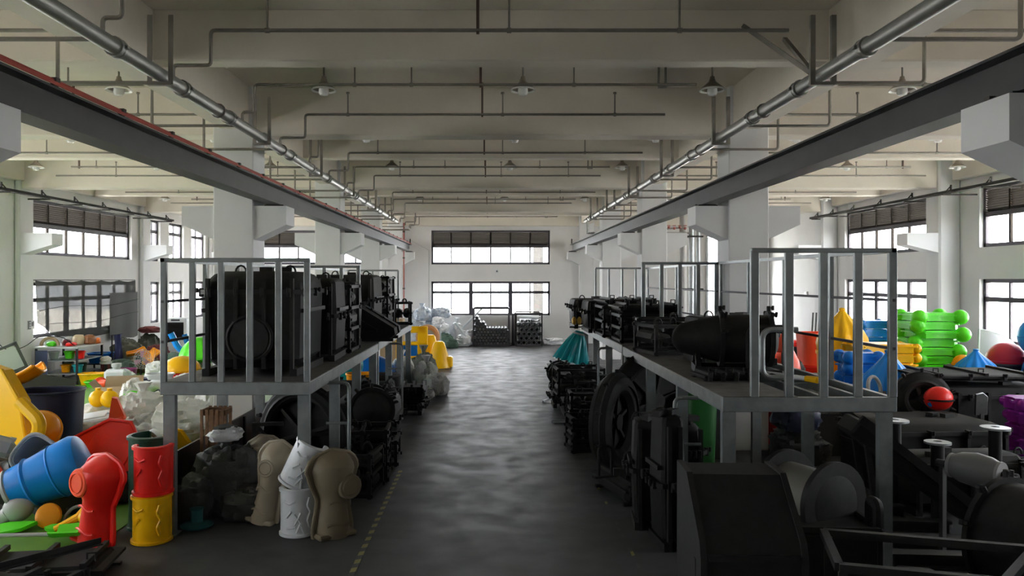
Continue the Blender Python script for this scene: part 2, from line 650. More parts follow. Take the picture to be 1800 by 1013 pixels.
# ------------------------------------------------------------------ crane runway beams
for side, nm in ((-1, 'left'), (1, 'right')):
    t = thing('crane_beam', ('dark grey steel crane beam with a red conductor line along the left columns' if side < 0 else 'dark grey steel crane beam along the right columns'), 'crane beam', (side * 3.84, 0, HC + 0.03))
    L0, L1 = -3.8, 36.2
    ym, yl = (L0 + L1) / 2, L1 - L0
    MB().box((0, ym, 0.008), (0.26, yl, 0.016)).build('bottom_flange', M_CRANE, t, sharp=None)
    MB().box((0, ym, 0.31), (0.26, yl, 0.018)).build('top_flange', M_CRANE, t, sharp=None)
    MB().box((0, ym, 0.16), (0.014, yl, 0.29)).build('web', M_CRANE, t, sharp=None)
    MB().box((0, ym, 0.345), (0.05, yl, 0.05)).build('rail', M_RAILTOP, t, sharp=None)
    MB().box((-side * 0.05, L1 - 0.05, 0.47), (0.05, 0.06, 0.24)).build('end_stop', M_IRON, t, sharp=None)
    pad = MB().box((0, 0, -0.015), (0.34, 0.42, 0.03)).box((-0.13, 0.1, 0.005), (0.05, 0.07, 0.05)).mesh('bearing_pad', M_RAILTOP, None)
    for y in CD + [36.0]:
        place('bearing_pad', pad, t, (0, y + 0.33, 0))
    if side < 0:
        MB().tube([(0.10, L0, 0.375), (0.10, L1 - 0.2, 0.375)], 0.016, 6).build('conductor_line', M_REDLINE, t)
        MB().box((0.13, ym, 0.345), (0.012, yl - 0.6, 0.03)).build('conductor_cover', M_REDLINE, t, sharp=None)
        cl = MB().box((0.11, 0, 0.365), (0.05, 0.06, 0.07)).mesh('conductor_clamp', M_RAILTOP, None)
        for i in range(28):
            place('conductor_clamp', cl, t, (0, 3.0 + i * 1.2, 0))

# ------------------------------------------------------------------ sprinkler mains, branches
ZM = 5.25


def elbow(pts, r=0.09, n=4):
    """rounds the corners of a polyline"""
    pts = [Vector(p) for p in pts]
    out = [pts[0]]
    for i in range(1, len(pts) - 1):
        a, b, c = pts[i - 1], pts[i], pts[i + 1]
        d0, d1 = (a - b).normalized(), (c - b).normalized()
        p0, p1 = b + d0 * r, b + d1 * r
        for k in range(n + 1):
            u = k / n
            out.append(p0.lerp(b, u).lerp(b.lerp(p1, u), u))
    out.append(pts[-1])
    return out


br0 = 8.8
HANG = [1.0, 4.75] + [8.45 + 3.75 * i for i in range(7)]
for side in (-1, 1):
    t = thing('sprinkler_main', 'thick grey sprinkler main pipe hung along the %s side of the aisle ceiling' % ('left' if side < 0 else 'right'), 'pipe', (side * 3.63, 0, ZM))
    MB().tube([(0, -3.9, 0), (0, 29.6, 0)], 0.078, 14).build('pipe_run', M_PIPE, t)
    cp = MB().lathe([(0.07, -0.06), (0.098, -0.06), (0.098, -0.02), (0.09, -0.01), (0.09, 0.01), (0.098, 0.02), (0.098, 0.06), (0.07, 0.06)], 14, axis='y').box((0.1, 0, 0), (0.05, 0.05, 0.03)).box((-0.1, 0, 0), (0.05, 0.05, 0.03)).mesh('coupling', M_PIPE)
    for i in range(17):
        place('coupling', cp, t, (0, 2.6 + 1.62 * i, 0))
    hg = MB()
    for x in (-0.115, 0.115):
        hg.box((x, 0, 0.27), (0.035, 0.045, 0.76))
        hg.box((x + 0.012, -0.02, 0.27), (0.05, 0.008, 0.76))
    hg.box((0, 0, -0.10), (0.27, 0.06, 0.035))
    hm = hg.mesh('hanger', M_PIPES, None)
    for y in HANG:
        if y < 29:
            place('hanger', hm, t, (0, y, 0))
    ub = MB().tube([(0.09 * math.cos(a), 0, 0.09 * math.sin(a)) for a in [i * math.pi / 6 for i in range(12)]], 0.012, 6, closed=True).mesh('clamp_ring', M_PIPES)
    for y in (9.9, 13.0, 16.6, 20.3, 24.1, 27.6):
        place('clamp_ring', ub, t, (0, y + 0.35, 0))
    if side > 0:
        MB().bar((0.0, 8.75, 0.1), (-0.55, 9.4, 0.85), 0.05).bar((0.02, 8.75, 0.1), (0.03, 9.6, 0.75), 0.05).build('sway_brace', M_PIPES, t, sharp=None)
        MB().tube([(0, 28.9, -0.05), (0, 28.9, -0.5), (0.25, 28.9, -0.5)], 0.05, 8).build('drain_leg', M_PIPE, t)

ZB = 5.85
br_y = []
for k in range(4):
    D = CD[k]
    for off in (-0.22, 1.9, 3.8 - 0.02, 5.95):
        y = D + off
        if k == 0 and off > 3 and off < 4:
            y = br0
        if 6 < y < 35:
            br_y.append(y)
br_y.append(34.3)
rng = random.Random(4)
for i, y in enumerate(br_y):
    # central span, fed by the left main
    ml = ORD[i]
    t = thing('sprinkler_branch', 'thin sprinkler branch pipe across the central ceiling, %s from the camera' % ml, 'pipe', (0, y, 0))
    xe = 3.0 + (0.4 if i % 4 == 1 else 0)
    MB().tube(elbow([(-3.63, 0, ZM + 0.06), (-3.63 + 0.0, 0, ZM + 0.2), (-3.45 + 0.25 * (i % 2), 0, ZM + 0.2), (-3.45 + 0.25 * (i % 2), 0, ZB), (xe, 0, ZB)], 0.05), 0.022, 7).build('pipe_run', M_PIPES, t)
    dn = MB().tube([(0, 0, 0), (0, 0, 0.36)], 0.013, 6).cyl((0, 0, 0.37), 0.03, 0.03, 8).cyl((0, 0, 0), 0.032, 0.05, 8, 'x').mesh('riser', M_PIPES)
    for x in ([-2.05, -0.5 - 0.6, 1.25] if i % 2 == 0 else [-2.5, 0.2, 2.2]):
        if abs(x) < 3:
            place('riser', dn, t, (x + rng.uniform(-0.1, 0.1), 0, ZB))
    hb = MB().box((0, 0, 0.255), (0.035, 0.03, 0.59)).mesh('hanger_strap', M_BROWN, None)
    place('hanger_strap', hb, t, (-0.15, 0, ZB))
    if i % 2 == 0:
        hb2 = MB().box((-0.05, 0, 0.2), (0.03, 0.03, 0.5)).box((0.05, 0, 0.2), (0.03, 0.03, 0.5)).box((0, 0, -0.04), (0.12, 0.04, 0.02)).mesh('trapeze_hanger', M_PIPES, None)
        place('trapeze_hanger', hb2, t, (2.5, 0, ZB))
    # side spans
    for side in (-1, 1):
        if y > 29.8 and side > 0:
            continue
        t = thing('sprinkler_branch', 'thin sprinkler branch pipe across the %s bay ceiling, %s from the camera' % ('left' if side < 0 else 'right', ml), 'pipe', (0, y, 0))
        s = side
        MB().tube(elbow([(s * 3.66, 0, ZM), (s * 4.95, 0, ZM), (s * 4.95, 0, ZB), (s * (11.9 if i % 2 else 10.6), 0, ZB)], 0.06), 0.022, 7).build('pipe_run', M_PIPES, t)
        for x in (6.1, 8.1, 10.1):
            place('riser', dn, t, (s * (x + rng.uniform(-0.3, 0.3)), 0, ZB))
        place('hanger_strap', hb, t, (s * 7.2, 0, ZB))
        if i % 2 == 0:
            place('hanger_strap', hb, t, (s * 10.4, 0, ZB))

# fixed red fire riser pipe on the back left column
t = thing('fire_riser', 'slim dark red fire pipe running down the far left column', 'pipe', (-3.98, 35.2, 0))
MB().tube([(0, 0, 0), (0, 0, 5.6)], 0.035, 8).build('pipe_run', mat('dark_red_pipe', (0.25, 0.05, 0.035), 0.5), t)
cl = MB().lathe([(0.03, -0.03), (0.055, -0.03), (0.055, 0.03), (0.03, 0.03)], 10).mesh('coupling', M_IRON)
for z in (1.2, 2.6, 4.0, 5.2):
    place('coupling', cl, t, (0, 0, z))

# ------------------------------------------------------------------ pendant lamps


def lamp_meshes():
    st = MB().tube([(0, 0, 0.12), (0, 0, 0.46)], 0.014, 8).cyl((0, 0, 0.455), 0.06, 0.025, 12).mesh('stem', M_PIPES)
    nk = MB().lathe([(0.001, 0.16), (0.032, 0.16), (0.04, 0.12), (0.05, 0.10), (0.05, 0.06)], 16).mesh('lamp_holder', M_LAMPSH)
    sh = MB().lathe([(0.05, 0.085), (0.075, 0.06), (0.125, 0.02), (0.17, -0.02), (0.178, -0.04), (0.165, -0.04), (0.118, 0.008), (0.07, 0.045), (0.045, 0.07)], 24).mesh('shade', M_LAMPSH)
    rm = MB().lathe([(0.178, -0.03), (0.195, -0.055), (0.188, -0.062), (0.165, -0.04)], 24).mesh('shade_rim', M_LAMPGL)
    gl = MB().lathe([(0.06, 0.03), (0.075, -0.03), (0.08, -0.09), (0.06, -0.125), (0.001, -0.135)], 20).mesh('glass_cover', M_LAMPGL)
    return (('stem', st), ('lamp_holder', nk), ('shade', sh), ('shade_rim', rm), ('glass_cover', gl))


LM = lamp_meshes()
ROW = [11.8, 15.85, 19.9, 23.65, 27.75, 31.35]
for r, y in enumerate(ROW):
    for (x, w) in ((-2.56, 'left lamp of the central three'), (0.49, 'middle lamp of the central three'), (3.39, 'right lamp of the central three'),
                   (-5.7, 'inner lamp of the left bay'), (-8.65, 'middle lamp of the left bay'), (-11.75, 'outer lamp of the left bay'), (6.3, 'inner lamp of the right bay'), (9.2, 'middle lamp of the right bay'), (12.05, 'outer lamp of the right bay')):
        t = thing('pendant_lamp', 'conical factory pendant lamp, %s, %s row from the camera' % (w, ORD[r]), 'lamp', (x, y, 5.955), 0, 'pendant lamps under the ceiling')
        for nm, me in LM:
            place(nm, me, t)

# small red alarm and round detector on the slab
t = tag(MB().lathe([(0.001, 0), (0.05, 0), (0.055, -0.03), (0.035, -0.06), (0.001, -0.065)], 14).build('smoke_detector', mat('detector_red', (0.3, 0.05, 0.04), 0.5), loc=(-1.85, 11.2, ZS)), 'small dark red round alarm on the ceiling between lamps', 'detector')

M_TRAY = mat('tray_dark', (0.03, 0.03, 0.03), 0.85, spec=0.1)
# ------------------------------------------------------------------ cable trays on brackets along the side walls
for side, xx, n, ys, zt in ((-1, -12.55, 'left', [14.5, 16.3, 18.1, 19.9, 21.7, 23.4, 25.1, 26.8, 28.4, 30.0], 5.3), (1, 12.2, 'right', [13.6, 15.4, 17.2, 18.95, 20.6, 22.5, 24.3, 26.1, 27.7, 29.0], 5.31)):
    t = thing('cable_tray', 'long dark cable tray on triangular brackets along the %s wall' % n, 'cable tray', (xx, 0, zt))
    y0, y1 = 4.0, ys[-1] + 0.3
    MB().box((0, (y0 + y1) / 2, 0), (0.16, y1 - y0, 0.012)).box((-0.08, (y0 + y1) / 2, 0.03), (0.01, y1 - y0, 0.075)).box((0.08, (y0 + y1) / 2, 0.03), (0.01, y1 - y0, 0.075)).build('tray', M_TRAY, t, sharp=None)
    b = MB()
    e = side * (abs((XL if side < 0 else XR)) - abs(xx) - 0.0)
    b.box((e / 2 - side * 0.05, 0, -0.03), (abs(e) + 0.16, 0.04, 0.04)).bar((side * 0.1, 0, 0.0), (side * 0.1, 0, 0.23), 0.035).bar((-side * 0.08, 0, 0.0), (side * 0.1, 0, 0.2), 0.025)
    bm_ = b.mesh('bracket', M_TRAY, None)
    for y in ys:
        place('bracket', bm_, t, (0, y, 0))

# downpipes
t = thing('downpipe', 'pair of large silver vertical pipes near the back right wall', 'pipe', (7.45, 28.6, 0))
for dx, r, m in ((0, 0.10, M_GALV), (-0.32, 0.13, mat('grey_duct', (0.38, 0.37, 0.36), 0.5)), (0.25, 0.07, M_GALV)):
    MB().tube([(dx, 0, 0), (dx, 0, 5.5)], r, 14).build('pipe_run', m, t)
cl = MB().box((0, 0, 0), (0.8, 0.3, 0.06)).mesh('pipe_clamp', M_IRON, None)
place('pipe_clamp', cl, t, (0, 0, 2.65))
place('pipe_clamp', cl, t, (0, 0, 4.6))
t = thing('valve_manifold', 'small red and grey pipe valve manifold behind the right corbel', 'valve', (6.62, 28.45, 4.85))
MB().tube([(-0.5, 0, -0.12), (0.75, 0, -0.12)], 0.035, 8).tube([(-0.4, 0, 0.02), (0.6, 0, 0.08)], 0.03, 8).build('pipe_run', M_PIPE, t)
for i in range(5):
    MB().lathe([(0.02, 0), (0.05, 0.02), (0.05, 0.08), (0.02, 0.1)], 10, (-0.25 + i * 0.2, 0, 0.0 + 0.03 * (i % 2))).box((-0.25 + i * 0.2, 0, 0.15), (0.11, 0.03, 0.03)).build('valve', mat('valve_red', (0.30, 0.08, 0.06), 0.5), t)

# outside the back window: a pale post
struct(tag(MB().tube([(2.42, 39.5, -0.3), (2.42, 39.5, 7)], 0.26, 16).build('outside_post', mat('pale_post', (0.022, 0.022, 0.023), 0.9, spec=0.1)), 'pale grey round post standing outside the back window', 'post'))

# yellow and black floor tape
for x, n, y0, y1, wn_ in ((-1.42, 'left', 7.4, 12.0, 0.06), (1.55, 'right', 7.4, 11.5, 0.035)):
    t = thing('floor_tape', 'worn yellow and black dashed floor tape on the %s edge of the aisle' % n, 'floor tape', (x, 0, 0.002))
    y, i = y0, 0
    rng = random.Random(9)
    da = [MB().prism([(-wn_ / 2, 0), (wn_ / 2, 0.03), (wn_ / 2, 0.15), (-wn_ / 2, 0.12)], 0.002, 'xy').mesh('tape_dash', m_, None) for m_ in (mat('tape_yellow', (0.25, 0.22, 0.07), 0.6), mat('tape_black', (0.06, 0.06, 0.06), 0.6))]
    while y < y1:
        if not (x > 0 and rng.random() < 0.45) and rng.random() < 0.92:
            place('tape_dash', da[i % 2], t, (0, y, 0))
        y += 0.12
        i += 1
# ------------------------------------------------------------------ steel storage racks on both sides of the aisle
ZD = 1.80                                       # deck height


def c_leg(h, w=0.125):
    """open channel leg: web and two flanges, foot plate apart"""
    return MB().box((0, 0, h / 2), (w, 0.012, h)).box((-w / 2, 0.035, h / 2), (0.012, 0.08, h)).box((w / 2, 0.035, h / 2), (0.012, 0.08, h)).box((-w / 2 + 0.015, 0.07, h / 2), (0.03, 0.01, h)).box((w / 2 - 0.015, 0.07, h / 2), (0.03, 0.01, h)).mesh('leg', M_RACK, None)


def rack(name, label, side, xi, xo, y0, y1, rail_h, end_x, nposts, midrails=True, plate_to=1.0, ladder=None, end_posts_w=0.07, far_rail=False):
    """xi: aisle edge, xo: outer edge (absolute x, always positive numbers times side)"""
    t = thing(name, label, 'rack', (side * xi, y0, 0), 0, 'steel storage platforms beside the aisle')
    wdt, L = (xo - xi), y1 - y0
    s = side
    # deck frame
    MB().box((s * wdt / 2, 0.03, ZD - 0.075), (wdt, 0.06, 0.15), bev=0.006).build('edge_beam', M_RACK, t)
    MB().box((s * wdt / 2, L - 0.03, ZD - 0.075), (wdt, 0.06, 0.15), bev=0.006).build('edge_beam', M_RACK, t)
    MB().box((s * 0.03, L / 2, ZD - 0.075), (0.06, L - 0.12, 0.15), bev=0.006).build('edge_beam', M_RACK, t)
    MB().box((s * (wdt - 0.03), L / 2, ZD - 0.075), (0.06, L - 0.12, 0.15), bev=0.006).build('edge_beam', M_RACK, t)
    for f in (0.36, 0.62, 0.84) if plate_to < 1 else (0.5,):
        MB().box((s * wdt * f, L / 2, ZD - 0.065), (0.05, L - 0.12, 0.10), bev=0.004).build('joist', M_RACK, t)
    for f in (0.25, 0.5, 0.75):
        MB().box((s * wdt / 2, L * f, ZD - 0.09), (wdt - 0.12, 0.05, 0.08)).build('cross_joist', M_RACK, t, sharp=None)
    pw = wdt * plate_to - 0.02
    MB().box((s * (pw / 2 + 0.01), L / 2, ZD + 0.003), (pw, L - 0.03, 0.008)).build('deck_plate', M_DECK, t, sharp=None)
    # legs and feet
    lg = c_leg(ZD - 0.15)
    ft = MB().box((0, 0.03, 0.006), (0.2, 0.2, 0.012)).mesh('foot_plate', M_RACK, None)
    nl = 4
    for i in range(nl):
        y = 0.06 + (L - 0.2) * i / (nl - 1)
        for x in (s * 0.085, s * (wdt - 0.085)):
            l = place('leg', lg, t, (x, y, 0))
            place('foot_plate', ft, l)
    # end railing: posts and top rail
    x0, x1 = s * (end_x - xi), s * wdt
    zt = ZD + rail_h
    MB().box(((x0 + x1) / 2, 0.03, zt), (abs(x1 - x0), 0.06, 0.05), bev=0.006).build('top_rail', M_RACK, t)
    pm = MB().box((0, 0, rail_h / 2), (end_posts_w, 0.05, rail_h), bev=0.006).mesh('rail_post', M_RACK)
    for i in range(nposts):
        x = x0 + s * 0.035 + (x1 - x0 - s * 0.07) * i / (nposts - 1)
        place('rail_post', pm, t, (x, 0.03, ZD))
    if far_rail:
        fm = MB().box((0, 0, rail_h / 2), (0.045, 0.045, rail_h)).mesh('rail_post', M_RACK, None)
        MB().box(((x0 + x1) / 2, L - 0.03, zt), (abs(x1 - x0), 0.045, 0.045)).build('top_rail', M_RACK, t, sharp=None)
        for i in range(4):
            place('rail_post', fm, t, (x0 + (x1 - x0) * i / 4, L - 0.03, ZD))
    # long railing on the outer side
    MB().box((s * (wdt - 0.03), L / 2, zt), (0.05, L, 0.045)).build('top_rail', M_RACK, t, sharp=None)
    ps = MB().box((0, 0, rail_h / 2), (0.045, 0.045, rail_h)).mesh('rail_post', M_RACK, None)
    for i in range(1, 5):
        place('rail_post', ps, t, (s * (wdt - 0.03), L * i / 4 - 0.03, ZD))
    if midrails:
        for f in (0.33, 0.66):
            MB().box((s * (wdt - 0.03), L / 2, ZD + rail_h * f), (0.03, L, 0.03)).build('mid_rail', M_FRAME, t, sharp=None)
    if ladder is not None:
        ly, lx = ladder
        q = MB().tube(elbow([(s * 0.02, ly, 0.75 * ZD + 0.3), (s * -0.26, ly, 0.75 * ZD + 0.3), (s * -0.26, ly, 0.05)], 0.08), 0.024, 8)
        l = q.build('ladder', M_RACK, t)
        rr = MB().tube([(s * 0.04, ly, 0), (s * -0.26, ly, 0)], 0.018, 8).mesh('rung', M_RACK)
        for z in (0.35, 0.72, 1.12):
            place('rung', rr, l, (0, 0, z))
    return t


rack('platform_rack', 'grey steel platform rack nearest the camera on the left, barred end railing', -1, 2.12, 3.87, 9.0, 14.5, 1.43, 2.12, 6, True, 1.0, (1.1, 0))
rack('platform_rack', 'grey steel platform rack second from the camera on the left', -1, 2.14, 3.87, 14.7, 20.8, 1.45, 2.5, 5, True, 1.0, (1.6, 0), far_rail=True)
rack('platform_rack', 'grey steel platform rack nearest the camera on the right, half its deck open joists', 1, 2.36, 4.14, 7.85, 13.8, 1.50, 2.66, 5, True, 0.44, (0.95, 0), 0.085)
rack('platform_rack', 'grey steel platform rack second from the camera on the right', 1, 2.38, 4.14, 14.0, 20.2, 1.50, 2.74, 5, True, 0.8, (1.2, 0), far_rail=True)


# ------------------------------------------------------------------ moulds: builders
def lug_mesh():
    return MB().tube([(0.07 * math.cos(a), 0, 0.09 * math.sin(a)) for a in [math.pi * i / 6 for i in range(7)]], 0.014, 6).mesh('lifting_lug', M_IRON)


LUG = lug_mesh()
CLAMP = MB().box((0, 0, 0), (0.05, 0.05, 0.11), bev=0.008).box((0.0, -0.035, 0.03), (0.025, 0.05, 0.03)).cyl((0, -0.05, 0.03), 0.018, 0.06, 8).mesh('clamp', M_IRON)


def box_mold(label, loc, size, rz=0.0, chamfer=0.12, split=0.5, bars=3, lugs=2, seed=1, name='box_mould', window=False, group=None):
    """a cast box shell in two halves, flange round the split, outer frame bars, clamps, lugs"""
    w, d, h = size
    r = random.Random(seed)
    t = thing(name, label, 'mould', loc, rz, group)
    c = min(chamfer, w * .3, d * .3)
    z0 = 0.09
    hs = z0 + (h - z0) * split

    def ring(z, k):
        x, y = w / 2 - k - 0.04, d / 2 - k - 0.04
        e = c * 0.6
        return [(-x + e, -y, z), (x - e, -y, z), (x, -y + e, z), (x, y - e, z), (x - e, y, z), (-x + e, y, z), (-x, y - e, z), (-x, -y + e, z)]
    MB().loft([ring(z0, c * .8), ring(z0 + c * .7, 0.02), ring(hs, 0)]).build('lower_shell', M_BLACK, t)
    MB().loft([ring(hs + 0.02, 0), ring(h - c * 0.8, 0.02), ring(h - c * .25, c * .55), ring(h, c * 1.1)]).build('upper_shell', M_BLACK, t)
    MB().loft([ring(hs - 0.02, -0.04), ring(hs + 0.035, -0.04)]).build('flange', M_BLACK2, t)
    for i in range(bars):
        x = -w / 2 + 0.12 + (w - 0.24) * i / max(1, bars - 1)
        MB().box((x, -d / 2 + 0.02, h * 0.5), (0.045, 0.06, h * 0.86)).build('rib', M_IRON, t, sharp=None)
        MB().box((x, d / 2 - 0.02, h * 0.5), (0.045, 0.06, h * 0.86)).build('rib', M_IRON, t, sharp=None)
    for s in (-1, 1):
        MB().box((s * (w / 2 - 0.1), 0, 0.045), (0.09, d, 0.09)).build('skid', M_IRON, t, sharp=None)
        MB().box((s * (w / 2 - 0.015), 0, h * 0.62), (0.04, d * 0.8, 0.05)).build('side_bar', M_IRON, t, sharp=None)
    for i in range(4):
        x = -w / 2 + 0.15 + (w - 0.3) * i / 3
        place('clamp', CLAMP, t, (x, -d / 2 - 0.01, hs), (0, 0, 0))
    for i in range(3):
        y = -d / 2 + 0.15 + (d - 0.3) * i / 2
        for s in (-1, 1):
            place('clamp', CLAMP, t, (s * (w / 2 + 0.01), y, hs), (0, 0, s * math.pi / 2))
    for i in range(lugs):
        place('lifting_lug', LUG, t, (-w / 4 + (w / 2) * i / max(1, lugs - 1), r.uniform(-.1, .1) * d, h - 0.01), (0, 0, r.uniform(-0.6, 0.6)))
    for i in range(2):
        MB().box((r.uniform(-.35, .35) * w, r.uniform(-.3, .3) * d, h + 0.02), (0.16, 0.1, 0.07), (0, 0, r.random())).build('top_block', M_BLACK2, t, sharp=None)
    if window:
        MB().lathe([(0.24, -0.02), (0.27, -0.05), (0.30, -0.02)], 24, (0, -d / 2 + 0.03, h * .36), 'y').build('port_ring', M_BLACK2, t)
        MB().cyl((0, -d / 2 + 0.01, h * .36), 0.24, 0.05, 24, 'y').build('port_cover', M_BLACK2, t)
    return t


def drum_mold(label, loc, r, L, rz=0.0, axis='y', rings=3, name='drum_mould', dome=0.15, group=None, core=None, taper=1.0):
    t = thing(name, label, 'mould', loc, rz, group)
    z = r + 0.12
    p = [(0.001, -L / 2 - dome), (r * 0.5, -L / 2 - dome * .8), (r * 0.86, -L / 2 - dome * .3), (r, -L / 2), (r, L * .05), (r * taper, L / 2), (r * 0.86 * taper, L / 2 + dome * .3), (r * 0.5 * taper, L / 2 + dome * .8), (0.001, L / 2 + dome)]
    MB().lathe(p, 28, (0, 0, z), 'y').build('drum_shell', core or M_BLACK, t)
    for i in range(rings):
        y = -L / 2 + L * (.55 if taper < 1 else 1) * i / max(1, rings - 1)
        MB().lathe([(r * .98, y - 0.025), (r + 0.05, y - 0.025), (r + 0.05, y + 0.025), (r * .98, y + 0.025)], 28, (0, 0, z), 'y').build('ring_flange', M_BLACK2, t)
        for k in range(5):
            a = math.pi * (0.1 + 0.2 * k)
            place('clamp', CLAMP, t, ((r + 0.06) * math.cos(a), y, z + (r + 0.06) * math.sin(a)), (0, -a + math.pi / 2, 0))
    for s in (-1, 1):
        y = s * L * 0.32
        MB().box((0, y, 0.05), (2 * r, 0.08, 0.10)).bar((-r * .9, y, 0.1), (-r * .55, y, z - r * .6), 0.06).bar((r * .9, y, 0.1), (r * .55, y, z - r * .6), 0.06).build('cradle', M_IRON, t, sharp=None)
        MB().box((s * r * .9, 0, 0.05), (0.07, L * 0.7, 0.07)).build('skid', M_IRON, t, sharp=None)
    return t


def ring_mold(label, loc, R, r, rot=(0, 0, 0), spokes=5, name='ring_mould', group=None, solid=True):
    """a thick ring standing on its rim, with spokes and a hub; local y is the axle"""
    t = thing(name, label, 'mould', loc, rot, group)
    c = (0, 0, R + r)
    MB().tube([(R * math.cos(a), 0, c[2] + R * math.sin(a)) for a in [2 * math.pi * i / 32 for i in range(32)]], r, 10, closed=True).build('rim', M_BLACK, t)
    MB().lathe([(R - r * .2, -r - 0.02), (R + r * 1.0, -r * .2 - 0.02), (R + r * 1.05, -0.02), (R + r * 1.05, 0.02), (R + r * .5, 0.02)], 32, c, 'y').build('rim_flange', M_BLACK2, t)
    for k in range(spokes):
        a = 2 * math.pi * k / spokes + 0.3
        MB().bar((0, 0, c[2]), ((R - r * .5) * math.cos(a), 0, c[2] + (R - r * .5) * math.sin(a)), 0.06, 0.05).build('spoke', M_IRON, t, sharp=None)
    MB().cyl(c, R * 0.2, 0.16, 20, 'y').build('hub', M_BLACK2, t)
    if solid:
        MB().lathe([(.001, .05), (R * .5, .03), (R * .95, .06), (R * .95, .09), (.001, .08)], 32, c, 'y').build('web_plate', M_BLACK, t)
    n = 10
    for k in range(n):
        a = 2 * math.pi * (k + .5) / n
        place('clamp', CLAMP, t, ((R + r) * math.cos(a), -0.03, c[2] + (R + r) * math.sin(a)), (0, -a + math.pi / 2, 0))
    return t


def wedge_mold(label, loc, w, d, h, rz=0.0, name='wedge_mould', group=None, core=None):
    """tall back, long slope to the front (local +x is the low end)"""
    t = thing(name, label, 'mould', loc, rz, group)
    out = [(-w / 2, 0.06), (w / 2 - 0.1, 0.06), (w / 2, 0.14), (w / 2 - 0.02, 0.26), (0.05, h * 0.72), (-w * 0.22, h), (-w / 2, h)]
    MB().prism(out, d, 'xz').build('mould_shell', core or M_BLACK, t)
    o2 = [(x * 1.04, z * 1.02 + 0.01) for x, z in out]
    MB().prism(o2, 0.05, 'xz').build('flange', M_BLACK2, t)
    for s in (-1, 1):
        MB().box((0, s * (d / 2 - 0.08), 0.03), (w * .95, 0.07, 0.06)).build('skid', M_IRON, t, sharp=None)
        MB().bar((-w * .4, s * (d / 2 + 0.02), 0.1), (w * .3, s * (d / 2 + 0.02), 0.2), 0.04).bar((-w * .4, s * (d / 2 + 0.02), h * .9), (w * .3, s * (d / 2 + 0.02), 0.22), 0.04).build('side_frame', M_IRON, t, sharp=None)
    for i in range(6):
        u = i / 5
        x = -w * 0.22 + (w * 0.68) * u
        z = h + (0.24 - h) * u
        place('clamp', CLAMP, t, (x, -0.02, z + 0.02), (0, math.radians(50), 0))
    place('lifting_lug', LUG, t, (w * .42, 0, 0.22), (0, math.radians(60), 0))
    return t


def frame_mold(label, loc, w, d, h, rz=0.0, seed=1, name='spider_mould', levels=3, group=None, fill=True):
    """an open angle-iron carrier with small cavity shells between its bars"""
    r = random.Random(seed)
    t = thing(name, label, 'mould', loc, rz, group)
    b = 0.05
    for x in (-1, 1):
        for y in (-1, 1):
            MB().box((x * (w / 2 - b), y * (d / 2 - b), h / 2), (b, b, h)).build('upright', M_IRON, t, sharp=None)
    for i in range(levels):
        z = 0.04 + (h - 0.08) * i / max(1, levels - 1)
        for y in (-1, 1):
            MB().box((0, y * (d / 2 - b), z), (w, b, b)).build('frame_bar', M_IRON, t, sharp=None)
        for x in (-1, 1):
            MB().box((x * (w / 2 - b), 0, z), (b, d - 2 * b, b)).build('frame_bar', M_IRON, t, sharp=None)
    if fill:
        for i in range(levels - 1):
            z = 0.04 + (h - 0.08) * (i + .5) / (levels - 1)
            hh = (h / levels) * 0.8
            n = max(2, int(w / 0.4))
            for k in range(n):
                x = -w / 2 + w * (k + .5) / n
                q = MB()
                q.M = Matrix.Translation((x, r.uniform(-.08, .08) * d, z)) @ Matrix.Rotation(r.uniform(-.3, .3), 4, 'Y')
                typ = r.randrange(3)
                if typ == 0:
                    q.box((0, 0, 0), (w / n * .82, d * .78, hh), bev=0.06)
                elif typ == 1:
                    q.lathe([(0.001, -d * .42), (hh * .42, -d * .40), (hh * .55, -d * .1), (hh * .5, d * .3), (hh * .3, d * .42), (0.001, d * .44)], 14, axis='y')
                else:
                    q.ball((0, 0, 0), 1, 14, 8, (w / n * .45, d * .42, hh * .55))
                q.build('cavity_shell', M_BLACK if k % 2 else M_BLACK2, t)
                MB().box((x, -d * .36, z), (w / n * .95, 0.05, 0.04), (0, r.uniform(-.1, .1), 0)).build('clamp_bar', M_IRON, t, sharp=None)
    for k in range(4):
        place('clamp', CLAMP, t, (-w * .4 + w * .8 * k / 3, -d / 2 - 0.0, h * .5 + r.uniform(-.1, .1)))
    place('lifting_lug', LUG, t, (r.uniform(-.2, .2) * w, 0, h - 0.02), (0, 0, r.random()))
    place('lifting_lug', LUG, t, (r.uniform(-.4, .4) * w, 0.1, h - 0.02), (0, 0, r.random()))
    return t


def flat_mold(label, loc, w, d, h, rz=0.0, seed=1, name='flat_mould', rot=None, group=None):
    """low tray-like cast mould with a stepped rim, bars across and clamps"""
    r = random.Random(seed)
    t = thing(name, label, 'mould', loc, rot if rot is not None else rz, group)
    MB().box((0, 0, h * .45), (w * .92, d * .92, h * .7), bev=min(.06, h * .25)).build('tray_shell', M_BLACK, t)
    MB().box((0, 0, h * .62), (w, d, 0.03)).build('flange', M_BLACK2, t, sharp=None)
    n = 3
    for i in range(n):
        x = -w * .36 + w * .72 * i / (n - 1)
        MB().box((x, 0, h * .9), (0.05, d * .98, 0.05)).build('cross_bar', M_IRON, t, sharp=None)
        MB().tube([(x, -d * .3, h * .9), (x, -d * .3, h + .06), (x + .08, -d * .3, h + .06), (x + .08, -d * .3, h * .9)], 0.012, 6).build('handle', M_IRON, t)
    for s in (-1, 1):
        MB().box((0, s * d * .4, h * .06), (w * .96, 0.06, h * .12)).build('skid', M_IRON, t, sharp=None)
    for k in range(4):
        place('clamp', CLAMP, t, (-w * .4 + w * .8 * k / 3, -d / 2, h * .62))
    return t


